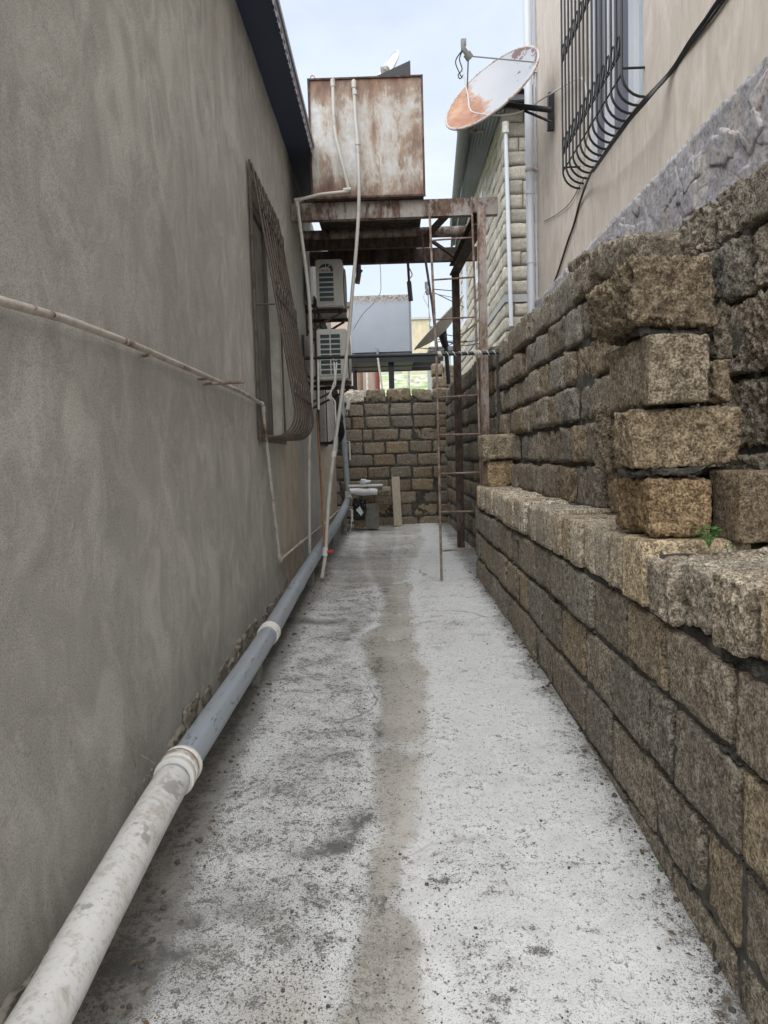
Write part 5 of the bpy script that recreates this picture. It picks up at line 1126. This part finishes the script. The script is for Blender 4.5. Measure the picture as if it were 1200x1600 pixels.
a = aY(622, 820, 11.2); b = aY(618, 745, 11.55); a.z = pgz(a.x, 11.2)+.005; a2_ = Vector((a.x, 11.30, a.z)); b2_ = Vector((b.x, 11.54, b.z))
M = MB(); M.bar(a2_, b2_, .125, .03, up=(0, -1, .2)); tag(M.build('plank', WOOD, at=a2_), 'pale wooden plank leaning upright against the end wall', 'plank')
# broken twig on the path, weeds
M = MB(); p = aZ(485, 1412, -.13); M.tube([p+Vector((0, 0, .008)), p+Vector((.02, -.02, .012)), p+Vector((.045, -.035, .008))], .0018, 5); M.tube([p+Vector((.02, -.02, .012)), p+Vector((.02, .01, .02))], .0012, 5)
tag(M.build('twig', CONCD, at=p), 'small dark twig lying on the left side of the concrete path', 'twig')
def weed(c, n, R_, label, sd):
    r = random.Random(sd); root = thing('weed', c, label, 'weed'); S = MB(); Lf = MB(); c = Vector(c)
    for k in range(n):
        a = r.uniform(0, 6.28); h = r.uniform(.4, 1)*R_; e = c+Vector((math.cos(a)*R_*.7*r.random(), math.sin(a)*R_*.7*r.random(), h)); S.tube([c, (c+e)/2+Vector((0, 0, .1*R_)), e], .0008, 4)
        for q in range(3):
            b = a+r.uniform(-1.6, 1.6); L = R_*r.uniform(.25, .45); w = L*.55; d = Vector((math.cos(b), math.sin(b), r.uniform(-.2, .5))).normalized(); s_ = d.cross(Vector((0, 0, 1))).normalized(); up = s_.cross(d)
            P_ = [e, e+d*L*.3+s_*w*.45+up*.1*L, e+d*L*.7+s_*w*.4+up*.08*L, e+d*L, e+d*L*.7-s_*w*.4+up*.08*L, e+d*L*.3-s_*w*.45+up*.1*L, e+d*L*.5-up*.03*L]
            Lf.add(P_, [(0, 1, 6), (1, 2, 6), (2, 3, 6), (3, 4, 6), (4, 5, 6), (5, 0, 6)])
    S.build('stems', LEAF, root, rec=False); Lf.build('leaves', LEAF, root, rec=False)
pw = aY(1108, 850, 2.02)
weed((pw.x, 2.02, .825), 20, .05, 'small bright green weed growing on the ledge below the stone pier', 1)
pw = aZ(992, 1352, -.1); weed((.742, pw.y, pgz(.74, pw.y)), 4, .018, 'tiny green seedling at the foot of the retaining wall', 2)
pw = aY(1150, 845, 1.9); weed((pw.x, 1.95, .822), 5, .02, 'tiny moss sprig by the smooth slab on the ledge', 3)

# ---------------------------------------------------------------- cables on the cream house
def cab(pts, r, n=7, X_=XC-.012): return [aX(p[0], p[1], X_-(p[2] if len(p) > 2 else 0)) for p in pts]
M = MB()
for k in range(4):
    o = (k-1.5)*4.0*(1 if k % 2 else -1)*.5; wv_ = [math.sin(i*1.3+k*2)*2.2 for i in range(8)]
    pts = [(1142+k*3, -30), (1105+wv_[1]+k*3, 22), (1080+wv_[2]+k, 62), (1048+wv_[3], 112), (1012+wv_[4]-k, 155, .1), (985+wv_[5]-k, 186, .13), (955+wv_[6], 225, .13), (924+k, 268, .10)]
    M.tube(crv(cab(pts, 0), 8), .0075, 6)
tag(M.build('cable_bundle', CABLEK, at=cab([(1012, 155)], 0)[0], smooth=True), 'thick twisted bundle of black cables sloping down past the cream house window', 'cables')
M = MB(); M.tube(crv(cab([(924, 268, .10), (915, 290, .03), (905, 320), (897, 350), (888, 375), (880, 400), (872, 425), (866, 442), (862, 460)], 0), 7), .0085, 6); tag(M.build('black_cable', CABLEK, at=cab([(880, 400)], 0)[0], smooth=True), 'single black cable dropping from the window grille to the top of the stone wall', 'cable')
M = MB(); M.tube(crv(cab([(914, 276, .05), (905, 292, .0), (890, 318), (870, 335), (850, 346)], 0), 7), .0035, 5); tag(M.build('thin_wire', CABLEK, at=cab([(890, 318)], 0)[0], smooth=True), 'thin loose wire ending on the bare cream plaster left of the window', 'wire')

# ---------------------------------------------------------------- far background
def farbox(name, mat, x0, x1, y0, y1, Y, dep, label, cat, group=None, base=0, wins=0):
    a = aY(x0, y1, Y); b = aY(x1, y0, Y); zb_ = min(a.z, a.z-base); root = thing(name, ((a.x+b.x)/2, Y, zb_), label, cat, group)
    M = MB(); M.box((a.x, Y, zb_), (b.x, Y+dep, b.z)); M.build('wall', mat, root)
    M = MB(); M.box((a.x-.1, Y-.1, b.z+.003), (b.x+.1, Y+dep+.1, b.z+.12)); M.build('roof', CONCP if mat is YELLOW else SHEETD, root)
    for k in range(wins):
        t = (k+.5)/wins; xx_ = a.x+(b.x-a.x)*t; h = b.z-a.z; M = MB(); M.box((xx_-.25, Y-.02, a.z+h*.35), (xx_+.25, Y+.02, a.z+h*.7)); M.build('window', CURT, root)
    return root
farbox('yellow_house', YELLOW, 628, 671, 499, 580, 40, 8, 'plain yellow rendered house rising on the hill right of the grey tank', 'house', base=3)
farbox('hill_house', FARW, 672, 690, 512, 580, 60, 6, 'pale far house beside the yellow house on the hill', 'house', base=3)
farbox('hill_house', FARW, 560, 628, 574, 584, 44, 6, 'long low white house at the top of the grassy hill', 'house', base=2, wins=4)
farbox('hill_house', CONCP, 676, 704, 548, 583, 22, 3, 'low grey shed with a flat roof behind the rough stones at the right', 'shed', base=2.5)
Y_ = 16.5
pf = thing('pink_house', aY(565, 600, Y_), 'small pink rendered house seen behind the lower air conditioner', 'house')
a = aY(520, 600, Y_+.5); b = aY(583, 562, Y_+.5); M = MB(); M.box((a.x, Y_+.5, 0), (b.x, Y_+3, b.z+1.2)); M.build('wall', PINKR, pf)
M = MB(); M.box((a.x-.05, Y_+.4, b.z+1.203), (b.x+.05, Y_+3.1, b.z+1.3)); M.build('roof', SHEETD, pf)
for i, (px, mt, lb) in enumerate(((562, WOODD, 'dark brown timber pole behind the end wall near the air conditioner'), (573, FIT, 'thin white pole behind the end wall beside the brown pole'), (589, REDT, 'dark red pole behind the end wall left of the tank pipe'), (637, FIT, 'thin grey pole standing on the slope below the grey tank'))):
    a = aY(px, 600, Y_); M = MB(); M.tube([(a.x, Y_, .2), (a.x+.02, Y_, aY(px, 545 if i < 3 else 570, Y_).z)], .06 if i == 0 else .03 if i != 2 else .05, 8); tag(M.build('pole', mt, at=(a.x, Y_, .2), smooth=True), lb, 'pole')
# scrub stones on the hill
M = MB(); rg = random.Random(9)
for k in range(500):
    xx_ = rg.uniform(-5, 8); yy_ = rg.uniform(16, 40); zz_ = -.3+.26*(min(yy_, 31)-12)+.02*max(0, yy_-31)+.25*float(fbm([[xx_, yy_, 0]], .25, 3, 3)[0]); rock(M, (xx_, yy_, zz_), rg.uniform(.05, .2))
tag(M.build('rubble', m_plain('pale_rubble', (.42, .40, .34), .9), rec=False), 'pale rubble scattered over the grassy slope', None, None, 'stuff')

for o in D.objects:
    if '_w' in o: del o['_w']
